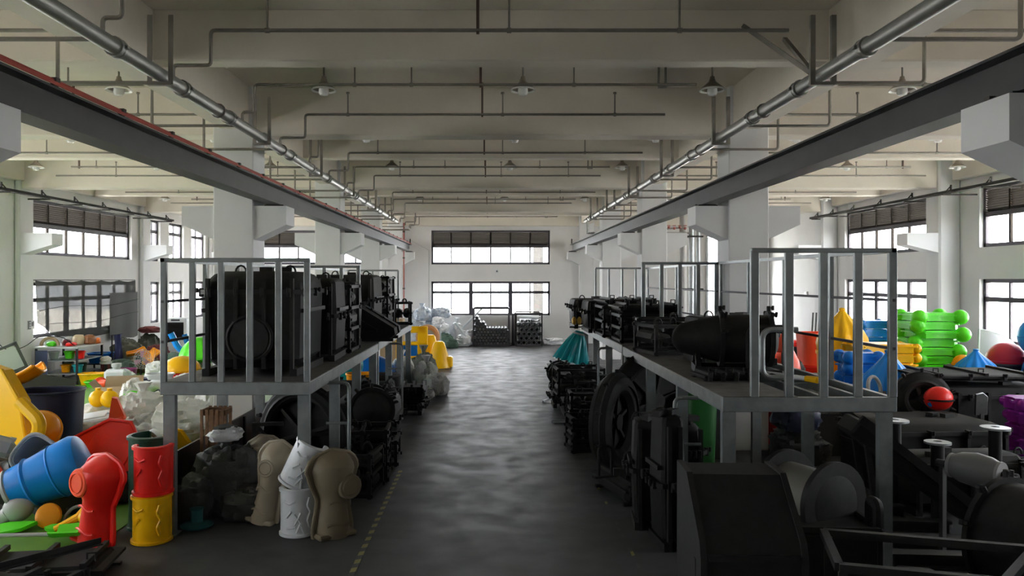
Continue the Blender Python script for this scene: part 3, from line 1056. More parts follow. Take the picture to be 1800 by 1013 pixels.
# ------------------------------------------------------------------ moulds on the left racks
box_mold('huge black box mould behind the bars of the near left rack', (-2.98, 10.25, ZD + 0.007), (1.28, 1.5, 1.30), 0, 0.16, 0.78, 4, 2, 3, window=True)
box_mold('black box mould with side ribs just behind the huge box mould', (-2.82, 11.75, ZD + 0.007), (1.15, 1.1, 1.22), 0.04, 0.10, 0.5, 3, 2, 5)
frame_mold('tall black carrier frame of cavity shells on the near left rack', (-2.86, 12.9, ZD + 0.007), 1.22, 0.95, 1.12, 0.0, 7, levels=4)
box_mold('last black box mould at the far end of the near left rack', (-2.9, 14.0, ZD + 0.007), (1.1, 0.85, 1.16), 0.05, 0.08, 0.6, 3, 2, 9)
wedge_mold('black wedge mould sloping out over the aisle edge, left rack', (-2.72, 15.3, ZD + 0.007), 1.75, 0.95, 1.05)
box_mold('tall black box mould behind the wedge mould, left rack', (-3.05, 16.7, ZD + 0.007), (1.3, 1.4, 1.30), 0, 0.1, 0.55, 3, 2, 11)
frame_mold('black bolted carrier frame on the second left rack', (-3.0, 18.2, ZD + 0.007), 1.35, 1.2, 1.28, 0, 13, levels=4)
box_mold('farthest black box mould on the second left rack', (-3.05, 19.4, ZD + 0.007), (1.25, 1.1, 1.22), 0, 0.1, 0.5, 3, 2, 15)
frame_mold('small black carrier with a bent hook at the rack edge, left side', (-2.35, 20.42, ZD + 0.007), 0.5, 0.6, 0.62, 0.2, 17, levels=2)

# ------------------------------------------------------------------ moulds on the right racks
t = drum_mold('large black barrel mould lying on the near right rack', (3.03, 10.0, ZD + 0.007), 0.31, 1.1, math.radians(80), rings=2, dome=0.12, taper=0.62)
t = thing('mould_stand', 'bent grey tube stand holding the barrel mould, near right rack', 'stand', (3.22, 9.15, ZD + 0.007))
MB().tube(elbow([(0.42, 0, 0.60), (0.0, 0, 0.60), (0.0, 0, 0.03), (0.42, 0, 0.03)], 0.13, 6), 0.034, 10).build('tube_loop', M_RACK, t)
MB().tube(elbow([(0.42, 0.5, 0.60), (0.0, 0.5, 0.60), (0.0, 0.5, 0.03), (0.42, 0.5, 0.03)], 0.13, 6), 0.03, 10).build('tube_loop', M_IRON, t)
MB().tube([(0.2, 0.0, 0.03), (0.2, 0.5, 0.03)], 0.025, 8).build('tie_tube', M_IRON, t)
flat_mold('flat black plate mould lying in front of the barrel mould', (2.78, 9.3, ZD + 0.007), 0.6, 0.5, 0.08, 0.1, 2)
box_mold('black mould block standing behind the barrel mould, with square top knobs', (3.45, 11.2, ZD + 0.007), (1.2, 0.9, 0.66), 0.0, 0.06, 0.6, 3, 1, 21)
frame_mold('tangled black spider mould on three legs, near right rack', (2.86, 12.5, ZD + 0.007), 0.85, 0.95, 0.50, 0.2, 23, levels=2)
frame_mold('black spider mould with curved arms at the end of the near right rack', (3.0, 13.35, ZD + 0.007), 1.0, 0.75, 0.55, -0.1, 25, levels=2)
flat_mold('topmost flat black mould with wire handles, second right rack', (2.98, 15.0, ZD + 0.56), 1.2, 1.3, 0.20, 0, 27)
frame_mold('black carrier under the flat mould with wire handles, second right rack', (2.98, 15.0, ZD + 0.007), 1.15, 1.3, 0.55, 0, 29, levels=3)
frame_mold('black stacked carrier in the middle of the second right rack', (2.9, 16.45, ZD + 0.007), 1.25, 1.4, 0.66, 0, 31, levels=3)
flat_mold('flat black mould lying on the middle stacked carrier', (2.88, 16.45, ZD + 0.675), 1.15, 1.3, 0.14, 0.05, 33)
box_mold('long low black mould at the far end of the second right rack', (2.8, 17.9, ZD + 0.007), (1.35, 1.35, 0.72), 0, 0.07, 0.6, 4, 2, 35)
box_mold('black mould at the end of the second right rack, reaching over the aisle', (2.62, 19.4, ZD + 0.007), (1.28, 1.3, 0.72), 0, 0.07, 0.7, 3, 1, 37)
t = thing('clamp_fixture', 'small amber clamps hanging below the far right mould', 'clamp', (2.0, 18.72, ZD + 0.05))
for i in range(2):
    MB().lathe([(0.012, 0), (0.05, 0.04), (0.055, 0.14), (0.02, 0.2)], 10, (0.02 + i * 0.13, 0, 0.05)).build('amber_clamp', mat('amber_metal', (0.55, 0.33, 0.05), 0.35, 0.4), t)
MB().box((-0.02, 0, 0.0), (0.14, 0.05, 0.04)).box((0.12, 0, 0.0), (0.3, 0.04, 0.03)).build('bracket_bar', M_IRON, t, sharp=None)
# ------------------------------------------------------------------ plastics and sacks: builders
def plastic(name, col, rough=0.32):
    return mat('plastic_' + name, col, rough, var=0.05, scale=3.0, spec=0.32)


P_RED = plastic('red', (0.80, 0.018, 0.012))
P_CORAL = plastic('coral', (0.95, 0.10, 0.04))
P_YEL = plastic('yellow', (0.95, 0.52, 0.004))
P_AMB = plastic('amber', (0.85, 0.33, 0.003))
P_ORG = plastic('orange', (0.75, 0.17, 0.02))
P_GRN = plastic('green', (0.10, 0.72, 0.02))
P_DGRN = plastic('dark_green', (0.015, 0.06, 0.035))
P_BLU = plastic('blue', (0.006, 0.15, 0.55))
P_SKY = plastic('sky_blue', (0.005, 0.24, 0.78))
P_NAVY = plastic('navy', (0.012, 0.018, 0.06), 0.4)
P_TEAL = plastic('teal', (0.01, 0.36, 0.40))
P_PUR = plastic('purple', (0.34, 0.03, 0.40), 0.25)
P_PINK = plastic('pink', (0.60, 0.25, 0.38))
P_BEIGE = plastic('beige', (0.46, 0.40, 0.30), 0.45)
P_KHAKI = plastic('khaki', (0.20, 0.165, 0.11), 0.5)
P_GREY = plastic('grey', (0.28, 0.28, 0.28), 0.45)
P_LGREY = plastic('light_grey', (0.50, 0.51, 0.50), 0.45)
P_DGREY = plastic('dark_grey', (0.06, 0.06, 0.065), 0.5)
P_WHITE = plastic('white', (0.74, 0.77, 0.80), 0.3)
C_WHITE = mat('woven_white', (0.80, 0.80, 0.76), 0.85, var=0.12, scale=9, bump=0.4, bscale=40)
C_GREY = mat('woven_grey', (0.50, 0.51, 0.48), 0.85, var=0.2, scale=9, bump=0.4, bscale=40)
C_OLIVE = mat('woven_olive', (0.13, 0.14, 0.11), 0.85, var=0.25, scale=7, bump=0.4, bscale=40)
C_DARK = mat('dark_bag', (0.055, 0.06, 0.055), 0.55, var=0.3, scale=7, bump=0.3, bscale=30)
C_GREEN = mat('woven_green', (0.10, 0.17, 0.13), 0.85, var=0.25, scale=7, bump=0.4, bscale=40)
C_BLUE = mat('pale_blue_film', (0.36, 0.44, 0.55), 0.35, var=0.3, scale=6, bump=0.3, bscale=20, col2=(0.62, 0.65, 0.68))
C_CLEAR = mat('clear_film', (0.78, 0.79, 0.80), 0.3, var=0.15, scale=6, bump=0.3, bscale=20)
C_MAROON = mat('maroon_cloth', (0.20, 0.05, 0.05), 0.85, var=0.2, scale=8)
WOOD = mat('brown_wood', (0.23, 0.115, 0.05), 0.65, var=0.35, scale=12)
CARD = mat('cardboard', (0.42, 0.31, 0.19), 0.8, var=0.1, scale=6)


def one(mb, name, label, cat, m, loc=(0, 0, 0), rot=0.0, group=None, sharp=35):
    o = mb.build(name, m, None, loc, rot if isinstance(rot, (tuple, list)) else (0, 0, rot), sharp)
    return tag(o, label, cat, group)


def lump(mb, sx, sy, sz, seed, amp=0.16, n=36, m=24, flat=0.25, ridged=True):
    """crumpled closed lump, flattened base at z=0"""
    off = Vector((seed * 7.31, seed * 3.17, seed * 1.9))
    vs, fs = [], []
    for i in range(m + 1):
        th = math.pi * i / m
        for k in range(n):
            a = 2 * math.pi * k / n
            d = Vector((math.sin(th) * math.cos(a), math.sin(th) * math.sin(a), math.cos(th)))
            q = Vector([math.copysign(abs(c) ** 0.75, c) for c in d])
            p = d * 1.3 + off
            p += Vector((noise.noise(p * 1.1), noise.noise(p * 1.1 + Vector((9, 2, 4))), noise.noise(p * 1.1 + Vector((3, 8, 1))))) * 0.7
            f = noise.noise(p) * 0.8
            if ridged:
                f += (0.45 - abs(noise.noise(p * 1.9)) * 2.0) * 0.7 + (0.4 - abs(noise.noise(p * 3.7)) * 1.8) * 0.38 + (0.4 - abs(noise.noise(p * 7.3)) * 1.6) * 0.16
            k_ = 1 + amp * f
            v = Vector((q.x * sx / 2 * k_, q.y * sy / 2 * k_, q.z * sz / 2 * k_))
            v.z = max(v.z, -sz / 2 * (1 - flat))
            v.z += sz / 2 * (1 - flat)
            vs.append(v)
    for i in range(m):
        for k in range(n):
            fs.append((i * n + k, (i + 1) * n + k, (i + 1) * n + (k + 1) % n, i * n + (k + 1) % n))
    mb.add(vs, fs)
    return mb


def sack(label, loc, size, m, seed, rot=0.0, tie=True, name='woven_sack', cat='sack', group=None, amp=0.24, sharp=40):
    """a filled sack with a gathered, tied mouth"""
    o = lump(MB(), *size, seed, amp).build(name, m, None, loc, rot if isinstance(rot, (tuple, list)) else (0, 0, rot), sharp)
    tag(o, label, cat, group)
    if tie:
        sx, sy, sz = size
        r = random.Random(seed)
        w = min(sx, sy) * 0.13
        q = MB()
        dx, dy = r.uniform(-.5, .5) * w, r.uniform(-.5, .5) * w
        rings = []
        for (z, k) in ((sz * .74, 1.5), (sz * .90, .55), (sz * .98, .75), (sz * 1.12, 1.5)):
            rings.append([(dx + w * k * (1 + .25 * math.sin(3 * a + seed)) * math.cos(a), dy + w * k * (1 + .25 * math.sin(3 * a + seed)) * math.sin(a), z) for a in [2 * math.pi * j / 10 for j in range(10)]])
        q.loft(rings).build('tied_mouth', m, o)
    return o


def half_shell(label, loc, r, h, m, rot=0.0, marks=1, name='half_pipe_panel', group=None, arc=200, cat='panel'):
    """half-round plastic panel with raised rims and embossed marks; convex side faces local -y"""
    t = thing(name, label, cat, loc, rot, group)
    a0, a1 = math.radians(270 - arc / 2), math.radians(270 + arc / 2)
    th = 0.03
    MB().lathe([(r - th, 0), (r, 0), (r, h), (r - th, h), (r - th, 0)], 22, (0, 0, 0), 'z', a0, a1).build('shell', m, t)
    for z in (0.0, h - 0.045):
        MB().lathe([(r - .012, z), (r + .022, z + .008), (r + .022, z + .037), (r - .012, z + .045)], 22, (0, 0, 0), 'z', a0, a1).build('rim', m, t)
    for s in (a0, a1):
        MB().tube([((r - th / 2) * math.cos(s), (r - th / 2) * math.sin(s), z) for z in (0.01, h - .01)], 0.024, 8).build('edge_bead', m, t)

    def mark(pts, rad=0.013):
        q = [((r + .004) * math.cos(math.radians(270 + u)), (r + .004) * math.sin(math.radians(270 + u)), z * h) for u, z in pts]
        MB().tube(elbow(q, 0.02, 3), rad, 6).build('embossed_mark', m, t)
    if marks >= 1:
        mark([(38, .82), (30, .66), (42, .52), (30, .36), (38, .20)], 0.016)
        mark([(-52, .76), (-30, .70), (-10, .76)])
        mark([(-40, .42), (-22, .56)])
    if marks >= 2:
        mark([(-14, .50), (10, .30)], .014)
        mark([(8, .52), (-12, .28)], .014)
        mark([(-40, .20), (-10, .22)])
        mark([(-6, .12), (6, .30), (20, .06)], .016)
    return t


def eye_panel(label, loc, w, h, m, rot, eye=(0.0, 0.66), name='moulded_climber', group=None, eye_m=None, flip=False, tip=0.0):
    """tall moulded panel: rounded head with a round boss, narrow waist, flared foot, rolled rim"""
    t = thing(name, label, 'panel', loc, rot, group)
    rows = 18
    grid = []
    for i in range(rows + 1):
        u = i / rows
        if u < 0.5:
            hw = 0.36 + 0.06 * math.cos(u * 2 * math.pi * 1.0) + 0.05 * u
        else:
            v = (u - 0.5) / 0.5
            hw = 0.36 + 0.16 * math.sin(min(1, v * 1.6) * math.pi / 2)
            if v > 0.55:
                hw = 0.52 * math.sqrt(max(0.0, 1 - ((v - 0.55) / 0.45) ** 2)) + 0.02
        hw *= w
        row = []
        for k in range(21):
            s = -1 + 2 * k / 20
            bul = max(0.0, 1 - (s / .8) ** 2) ** .7 * w * (0.30 if u < .5 else 0.30 + 0.1 * math.sin((u - .5) * 2 * math.pi)) * min(1.0, (1.0 - u) * 7)
            row.append((s * hw + tip * u * u, -bul, u * h))
        grid.append(row)
    MB().sheet(grid, 0.02).build('shell', m, t)
    edge = [g[0] for g in grid] + [g[-1] for g in reversed(grid)]
    MB().tube([Vector(p) + Vector((0, 0.01, 0)) for p in edge], 0.026, 8, closed=True).build('rolled_rim', m, t)
    ex, ez = eye
    MB().lathe([(0.001, -0.03), (w * .22, -0.03), (w * .24, -0.015), (w * .26, 0.14)], 24, (ex * w, -w * .37, ez * h), 'y').build('round_boss', eye_m or m, t)
    MB().lathe([(w * .15, -0.03), (w * .165, -0.042), (w * .18, -0.03)], 24, (ex * w, -w * .37, ez * h), 'y').build('boss_ring', eye_m or m, t)
    for z0, u0, u1 in ((.42, -.2, .2), (.16, -.24, .24)):
        MB().tube([(w * (u0 + (u1 - u0) * i / 6), -w * (.30 - .9 * (u0 + (u1 - u0) * i / 6) ** 2) - 0.004, h * (z0 + .02 * math.sin(i))) for i in range(7)], 0.014, 6).build('embossed_mark', m, t)
    MB().box((0, -w * .12, 0.03), (w * .8, w * .3, 0.06), bev=0.02).build('foot', m, t)
    return t


def onion(label, loc, r, h, m, name='onion_dome', ribs=10, group=None, knob=None, rot=0.0):
    """fluted onion-dome roof cap with finial"""
    t = thing(name, label, 'dome cap', loc, rot, group)
    p = [(r * .92, 0), (r, h * .06), (r * 1.0, h * .2), (r * .95, h * .34), (r * .8, h * .5), (r * .58, h * .64), (r * .36, h * .77), (r * .2, h * .87), (r * .12, h * .93), (r * .1, h * .95)]
    MB().lathe(p, ribs * 6, flute=lambda a, z: 0.07 * math.cos(a * ribs) * min(1, (1 - z / h) * 2.2) * min(1.0, z / h * 6)).build('fluted_dome', m, t)
    MB().lathe([(r * .86, -0.03), (r * 1.05, -0.03), (r * 1.05, 0.03), (r * .9, 0.04)], 40).build('base_rim', m, t)
    MB().lathe([(r * .1, h * .93), (r * .14, h * .95), (r * .13, h * .985), (r * .06, h), (0.001, h * 1.005)], 14).build('finial', knob or m, t)
    return t


def tile_stack(n, base, w, d, th, m, label, group, seed, knob_r=0.13, name='stacking_block', jitter=0.05, cat='play panel', start=0):
    """interlocking moulded frames with ball corners, stacked; every frame its own thing"""
    r = random.Random(seed)
    body = MB()
    x, y, k = w / 2, d / 2, 0.16
    out = [(-x + k, -y), (-x * .3, -y * .86), (x * .3, -y * .86), (x - k, -y), (x, -y + k), (x * .88, 0), (x, y - k), (x - k, y), (x * .3, y * .86), (-x * .3, y * .86), (-x + k, y), (-x, y - k), (-x * .88, 0), (-x, -y + k)]
    body.prism([(a * .93, b * .93) for a, b in out], th * .62, 'xy', (0, 0, th * .45))
    bm_ = body.mesh('frame_body', m)
    lip = MB().prism([(a * 1.04, b * 1.04) for a, b in out], th * .16, 'xy', (0, 0, th * .80)).mesh('lip', m)
    lip2 = MB().prism([(a * .9, b * .9) for a, b in out], th * .2, 'xy', (0, 0, th * .95)).mesh('raised_face', m)
    kb = MB().ball((0, 0, 0), knob_r, 16, 10).mesh('corner_ball', m)
    for i in range(n):
        t = thing(name, label[i] if isinstance(label, list) else label, cat, (base[0] + r.uniform(-jitter, jitter), base[1] + r.uniform(-jitter, jitter), base[2] + i * th), r.uniform(-.06, .06) + (math.pi if i % 2 else 0), group)
        place('frame_body', bm_, t)
        place('lip', lip, t)
        place('raised_face', lip2, t)
        for sx in (-1, 1):
            for sy in (-1, 1):
                place('corner_ball', kb, t, (sx * (x - .10), sy * (y - .09), th * .6)) if (i + (sx > 0) + (sy > 0)) % 2 == 0 or i == n - 1 else None


def dome(label, loc, r, m, name='plastic_dome', sc=(1, 1, 1), rot=0.0, rim=True, flute=0, cat='dome', group=None):
    t = thing(name, label, cat, loc, rot, group)
    p = [(r * math.cos(a), r * math.sin(a) * sc[2]) for a in [math.pi / 2 * i / 10 for i in range(10)]] + [(0.001, r * sc[2])]
    MB().lathe(p, 40, flute=(lambda a, z: 0.04 * math.cos(a * flute)) if flute else None).build('shell', m, t)
    if rim:
        MB().lathe([(r * .97, -0.02), (r * 1.06, -0.02), (r * 1.06, 0.025), (r * .97, 0.03)], 40).build('rim', m, t)
    return t


def tub(label, loc, w, d, h, m, rot=0.0, taper=0.85, name='plastic_tub', cat='tub', group=None, wall=0.03, fill=None):
    """open rounded tub with a rolled rim"""
    t = thing(name, label, cat, loc, rot, group)

    def ring(z, k, n=24):
        return [(w / 2 * k * math.copysign(abs(math.cos(a)) ** .6, math.cos(a)), d / 2 * k * math.copysign(abs(math.sin(a)) ** .6, math.sin(a)), z) for a in [2 * math.pi * (j + .5) / n for j in range(n)]]
    k2 = 1 - 2 * wall / min(w, d)
    MB().loft([ring(0, taper), ring(h, 1), ring(h, k2), ring(wall, taper * k2)]).build('body', m, t)
    MB().tube(ring(h, 1.0), 0.022, 8, closed=True).build('rim', m, t)
    if fill is not None:
        lump(MB(), w * .8, d * .8, h * .5, 3, .12).build('contents', fill, t, (0, 0, h * .6))
    return t


def trough(label, loc, w, L, depth, m, rot=(0, 0, 0), curve=0.0, name='slide_section', cat='slide', group=None, t_=0.03):
    """U-shaped slide section along local y with rolled lips; curve bends it upward"""
    t = thing(name, label, cat, loc, rot, group)
    grid = []
    n = 14
    for i in range(n + 1):
        u = i / n
        ang = curve * u
        if abs(curve) > 1e-3:
            R = L / curve
            cy, cz = R * math.sin(ang), R * (1 - math.cos(ang))
        else:
            cy, cz = L * u, 0
        row = []
        for k in range(13):
            s = -1 + 2 * k / 12
            zz = depth * abs(s) ** 2.6
            row.append((s * w / 2, cy - zz * math.sin(ang), cz + zz * math.cos(ang)))
        grid.append(row)
    MB().sheet(grid, t_).build('trough', m, t)
    for j in (0, 12):
        MB().tube([g[j] for g in grid], 0.035, 8).build('lip', m, t)
    MB().tube(grid[0], 0.025, 6).build('end_rim', m, t)
    MB().tube(grid[-1], 0.025, 6).build('end_rim', m, t)
    return t


def slab_part(label, loc, w, d, h, m, rot=0.0, name='plastic_block', cat='plastic part', holes=True, group=None):
    """rounded moulded block with a raised panel and two studs"""
    t = thing(name, label, cat, loc, rot, group)
    MB().box((0, 0, h / 2), (w, d, h), bev=min(w, d, h) * .22).build('body', m, t)
    MB().box((0, 0, h + .004), (w * .66, d * .6, 0.03), bev=0.01).build('raised_panel', m, t)
    for s in (-1, 1):
        MB().cyl((s * w * .38, 0, h + .01), min(w, d) * .09, 0.05, 14).build('stud', m, t)
    return t


def twist_post(label, loc, r, L, m, rot, name='twisted_post', cat='post', group=None):
    t = thing(name, label, cat, loc, rot, group)
    rings = []
    N = 40
    for i in range(N + 1):
        u = i / N
        rings.append([(u * L - L / 2, r * (1 + .18 * math.cos(3 * (a - u * 7.5))) * math.cos(a), r * (1 + .18 * math.cos(3 * (a - u * 7.5))) * math.sin(a)) for a in [2 * math.pi * j / 18 for j in range(18)]])
    MB().loft(rings).build('twisted_shaft', m, t)
    for s in (-1, 1):
        MB().cyl((s * L / 2, 0, 0), r * 1.2, 0.05, 18, 'x').build('end_collar', m, t)
    return t


# ------------------------------------------------------------------ left foreground: panels by the aisle
half_shell('yellow half-pipe panel standing on the floor under a red one', (-3.90, 8.86, 0), 0.205, 0.545, P_YEL, math.radians(8), 1)
half_shell('red half-pipe panel stacked on the yellow one', (-3.89, 8.87, 0.548), 0.205, 0.56, P_RED, math.radians(10), 1)
half_shell('dark green half-pipe panel behind the red and yellow pair', (-4.13, 9.38, 0), 0.26, 1.12, P_DGRN, math.radians(-25), 0, arc=250)
eye_panel('red moulded panel with a pale round boss, leaning left of the yellow pair', (-4.50, 8.8, 0), 0.66, 1.0, P_RED, (math.radians(-4), math.radians(4), math.radians(-30)), (-.12, .70), eye_m=P_CORAL)
half_shell('short white half-pipe panel standing by the aisle', (-2.28, 9.12, 0), 0.20, 0.56, P_WHITE, math.radians(14), 2)
half_shell('white half-pipe panel tilted on top of the short white one', (-2.36, 9.2, 0.56), 0.18, 0.56, P_WHITE, (math.radians(10), math.radians(24), math.radians(20)), 2)
eye_panel('dark khaki moulded panel standing at the aisle edge', (-1.86, 9.05, 0), 0.60, 1.0, P_KHAKI, (0, 0, math.radians(38)), (.18, .60))
eye_panel('pale beige moulded panel with a round boss leaning right under the rack', (-2.83, 9.52, 0), 0.46, 1.02, P_BEIGE, (math.radians(-6), math.radians(10), math.radians(-14)), (-.02, .68), tip=0.04)
eye_panel('second beige panel half hidden behind the leaning one', (-2.85, 10.15, 0), 0.44, 0.95, P_BEIGE, (math.radians(-8), math.radians(-12), math.radians(10)), (0, .66))
sack('dark grey plastic bag with a pale torn top under the near left rack', (-3.42, 10.0, 0), (0.78, 0.7, 0.98), C_DARK, 21)
sack('slumped dark bag at the foot of the big grey bag', (-3.0, 9.72, 0), (0.75, 0.55, 0.48), C_DARK, 22, tie=False)
sack('dark bag between the red panel stack and the grey bag', (-3.72, 9.7, 0), (0.5, 0.55, 0.62), C_DARK, 23, tie=False)
t = thing('film_scrap', 'crumpled pale film lying on the big dark bag', 'plastic film', (-3.42, 9.95, 0.93), 0.3)
lump(MB(), 0.42, 0.35, 0.18, 31, .35, 20, 12).build('crumpled_film', C_CLEAR, t)
t = thing('plastic_spindle', 'dull teal plastic spindle lying on the floor under the near left rack', 'plastic part', (-3.55, 9.3, 0))
MB().lathe([(0.07, 0), (0.16, 0.02), (0.16, 0.06), (0.07, 0.08), (0.07, 0.22), (0.09, 0.24), (0.001, 0.25)], 20).build('spindle_body', plastic('dull_teal', (0.02, 0.11, 0.11), 0.6), t)
MB().lathe([(0.16, 0.03), (0.19, 0.035), (0.19, 0.05), (0.16, 0.055)], 20).build('disc_rim', plastic('dull_teal', (0.02, 0.11, 0.11), 0.6), t)
t = thing('partition_board', 'long low dark brown board standing along the left columns', 'board', (-4.0, 11.7, 0))
MB().box((0, 0, 0.41), (0.03, 4.2, 0.82)).build('board_panel', mat('dark_board', (0.035, 0.022, 0.018), 0.55, var=.3, scale=3), t, sharp=None)
for y in (-2.0, -0.7, 0.7, 2.0):
    MB().box((0.03, y, 0.40), (0.04, 0.05, 0.80)).build('batten', M_IRON, t, sharp=None)
t = thing('slatted_crate', 'tall narrow brown wooden slatted crate against the dark board', 'crate', (-3.78, 10.6, 0))
for i in range(5):
    MB().box((-0.14 + i * 0.07, -0.16, 0.62), (0.042, 0.02, 1.24), bev=.004).build('slat', WOOD, t)
    MB().box((-0.14 + i * 0.07, 0.16, 0.62), (0.042, 0.02, 1.24), bev=.004).build('slat', WOOD, t)
for z in (0.05, 0.62, 1.19):
    MB().box((0, -0.135, z), (0.34, 0.03, 0.07)).build('cross_board', WOOD, t, sharp=None)
    MB().box((0, 0.135, z), (0.34, 0.03, 0.07)).build('cross_board', WOOD, t, sharp=None)
for x in (-.16, .16):
    MB().box((x, 0, 1.19), (0.025, 0.27, 0.07)).box((x, 0, 0.05), (0.025, 0.27, 0.07)).build('end_board', WOOD, t, sharp=None)

# ------------------------------------------------------------------ left heap of plastics
TURF = bpy.data.materials.new('artificial_grass')
TURF.use_nodes = True
_nt = TURF.node_tree
_b = _nt.nodes['Principled BSDF']
_tc = _nt.nodes.new('ShaderNodeTexCoord')
_n = _nt.nodes.new('ShaderNodeTexNoise')
_n.inputs['Scale'].default_value = 2.0
_n.inputs['Detail'].default_value = 8
_r = _nt.nodes.new('ShaderNodeValToRGB')
_r.color_ramp.elements[0].color = (0.07, 0.19, 0.015, 1)
_r.color_ramp.elements[1].color = (0.15, 0.34, 0.04, 1)
_nt.links.new(_tc.outputs['Object'], _n.inputs['Vector'])
_nt.links.new(_n.outputs['Fac'], _r.inputs['Fac'])
_nt.links.new(_r.outputs['Color'], _b.inputs['Base Color'])
_b.inputs['Roughness'].default_value = 0.6
one(MB().box((-8.4, 16.4, 0.006), (7.9, 17.0, 0.012)), 'grass_mat', 'wide green artificial grass mat covering the left bay floor', 'mat', TURF, sharp=None)

t = thing('playground_arch', 'big yellow moulded arch panel standing at the left edge', 'play panel', (-6.95, 10.9, 0.012), math.radians(-18))
_o = [(-.7, 0), (-.35, 0), (-.32, .5), (-.15, .72), (.12, .72), (.22, .5), (.25, 0), (.55, 0), (.58, .8), (.48, 1.3), (.15, 1.72), (-.3, 1.82), (-.7, 1.6)]
MB().prism(_o, 0.16, 'xz').build('arch_body', P_YEL, t)
MB().tube([(x, -.09, z) for x, z in _o], 0.03, 8, closed=True).build('edge_bead', P_YEL, t)
MB().tube(elbow([(.5, -.1, 1.3), (.85, -.1, 1.05), (.82, -.1, .85), (.6, -.1, .72)], .1), 0.09, 10).build('handle_loop', P_YEL, t)
one(MB().box((0, 0, 0.75), (1.5, 0.05, 1.5), bev=.01), 'leaning_board', 'dark olive board leaning behind the yellow arch', 'board', mat('olive_board', (.06, .07, .055), .6), (-8.0, 12.6, 0.012), (math.radians(-14), math.radians(12), math.radians(20)))
tub('deep navy plastic tub standing behind the red roof panel', (-7.15, 12.4, 0.012), 1.05, 0.8, 1.2, P_NAVY, .1, .88)
trough('orange curved slide section lying across the top of the navy tub', (-7.85, 12.2, 1.28), 0.5, 0.75, 0.14, P_AMB, (0, 0, math.radians(-75)), 0.7)
dome('amber dome lying on the orange slide section', (-7.62, 11.7, 1.35), 0.24, P_AMB, 'plastic_dome', (1, 1, .7), (math.radians(15), 0, 0))
sack('white cloth bundle behind the navy tub', (-7.75, 13.7, 0.012), (0.85, 0.7, 1.25), C_WHITE, 41, tie=False)
dome('dark amber dome in front of the navy tub, tipped forward', (-6.72, 11.45, 0.75), 0.30, P_AMB, 'plastic_dome', (1, 1, .9), (math.radians(60), 0, math.radians(20)))
t = thing('roof_panel', 'broad red plastic roof panel leaning in the left heap', 'play panel', (-5.75, 11.2, 0.012), (math.radians(-28), math.radians(14), math.radians(-15)))
_o = [(-.62, 0), (.62, 0), (.66, .45), (.38, .72), (.05, .98), (-.3, .92), (-.7, .5)]
MB().prism(_o, 0.09, 'xz').build('panel_body', P_RED, t)
MB().tube([(x, -.05, z) for x, z in _o], 0.028, 8, closed=True).build('edge_bead', P_RED, t)
MB().box((-.05, -.05, .42), (.7, .03, .5), bev=.01).build('raised_panel', P_RED, t)
tub('grey bucket tipped on its side in the left heap', (-6.05, 10.55, 0.55), 0.5, 0.5, 0.55, P_LGREY, (math.radians(70), math.radians(35), 0), .75, 'plastic_bucket', 'bucket')
slab_part('white angular block above the red bracket, left edge', (-6.55, 10.05, 0.72), 0.5, 0.42, 0.24, P_LGREY, (math.radians(-15), math.radians(20), math.radians(25)))
slab_part('brown plastic block beneath the dark amber dome', (-6.15, 11.05, 0.3), 0.45, 0.45, 0.32, P_AMB, (.1, .2, .4))
t = thing('plastic_bracket', 'coral red bracket arm at the left edge', 'plastic part', (-6.35, 9.75, 0.66), (0, math.radians(20), math.radians(-25)))
MB().tube(elbow([(-.4, 0, .12), (-.1, 0, .1), (.2, 0, -.02), (.38, 0, -.05)], .08), 0.06, 10).build('arm', P_CORAL, t)
MB().box((.36, 0, -.04), (.16, .18, .12), bev=.03).build('arm_end', P_CORAL, t)
t = thing('slide_hood', 'bright blue tapered tube hood lying in the middle of the left heap', 'slide', (-5.52, 9.62, 0.56), (0, math.radians(-22), math.radians(14)))
MB().lathe([(.20, -.44), (.25, -.44), (.27, -.36), (.30, -.1), (.345, .2), (.36, .36), (.33, .43), (.20, .46), (.001, .47)], 32, axis='x').build('hood_shell', P_SKY, t)
MB().lathe([(.19, -.47), (.265, -.47), (.275, -.43), (.24, -.40)], 32, axis='x').build('end_collar', P_LGREY, t)
for x_ in (-.2, .12):
    MB().lathe([(.29 + .1 * (x_ + .2), x_ - .03), (.315 + .1 * (x_ + .2), x_), (.29 + .1 * (x_ + .2), x_ + .03)], 32, axis='x').build('raised_band', P_SKY, t)
lump(MB(), 0.85, 0.6, 0.40, 51, .1).build('heap_sack', C_DARK)
tag(bpy.data.objects['heap_sack'], 'dark sack lying beneath the blue tube hood', 'sack').location = (-5.55, 10.0, 0.012)
bpy.data.objects['heap_sack'].name = 'woven_sack'
sack('dark grey sack at the bottom of the heap, left of the blue hood', (-6.45, 10.2, 0.012), (0.9, 0.9, 0.7), C_DARK, 52, tie=False)
sack('dark sack supporting the grey bucket and red panel', (-5.9, 10.75, 0.012), (0.9, 0.7, 0.55), C_DARK, 53, tie=False)
t = thing('plastic_bobbin', 'pale grey knob on a thick stem, lower left of the heap', 'plastic part', (-5.85, 9.35, 0.16), (0, math.radians(-30), math.radians(10)))
MB().ball((0.12, 0, 0), .18, 20, 12, (1, .7, .9)).build('knob_head', P_LGREY, t)
MB().tube([(0, 0, 0), (-.55, 0, -.1)], [.10, .07], 12).build('stem', P_LGREY, t)
t = thing('plastic_disc', 'round amber disc cap leaning on the blue hood', 'plastic part', (-5.33, 9.28, 0.155), (math.radians(72), 0, math.radians(12)))
MB().lathe([(0.001, -.03), (.12, -.03), (.14, -.01), (.14, .02), (.10, .035), (0.001, .035)], 24).build('cap', P_AMB, t)
MB().lathe([(.13, -.012), (.15, 0), (.13, .012)], 24).build('rim', P_AMB, t)
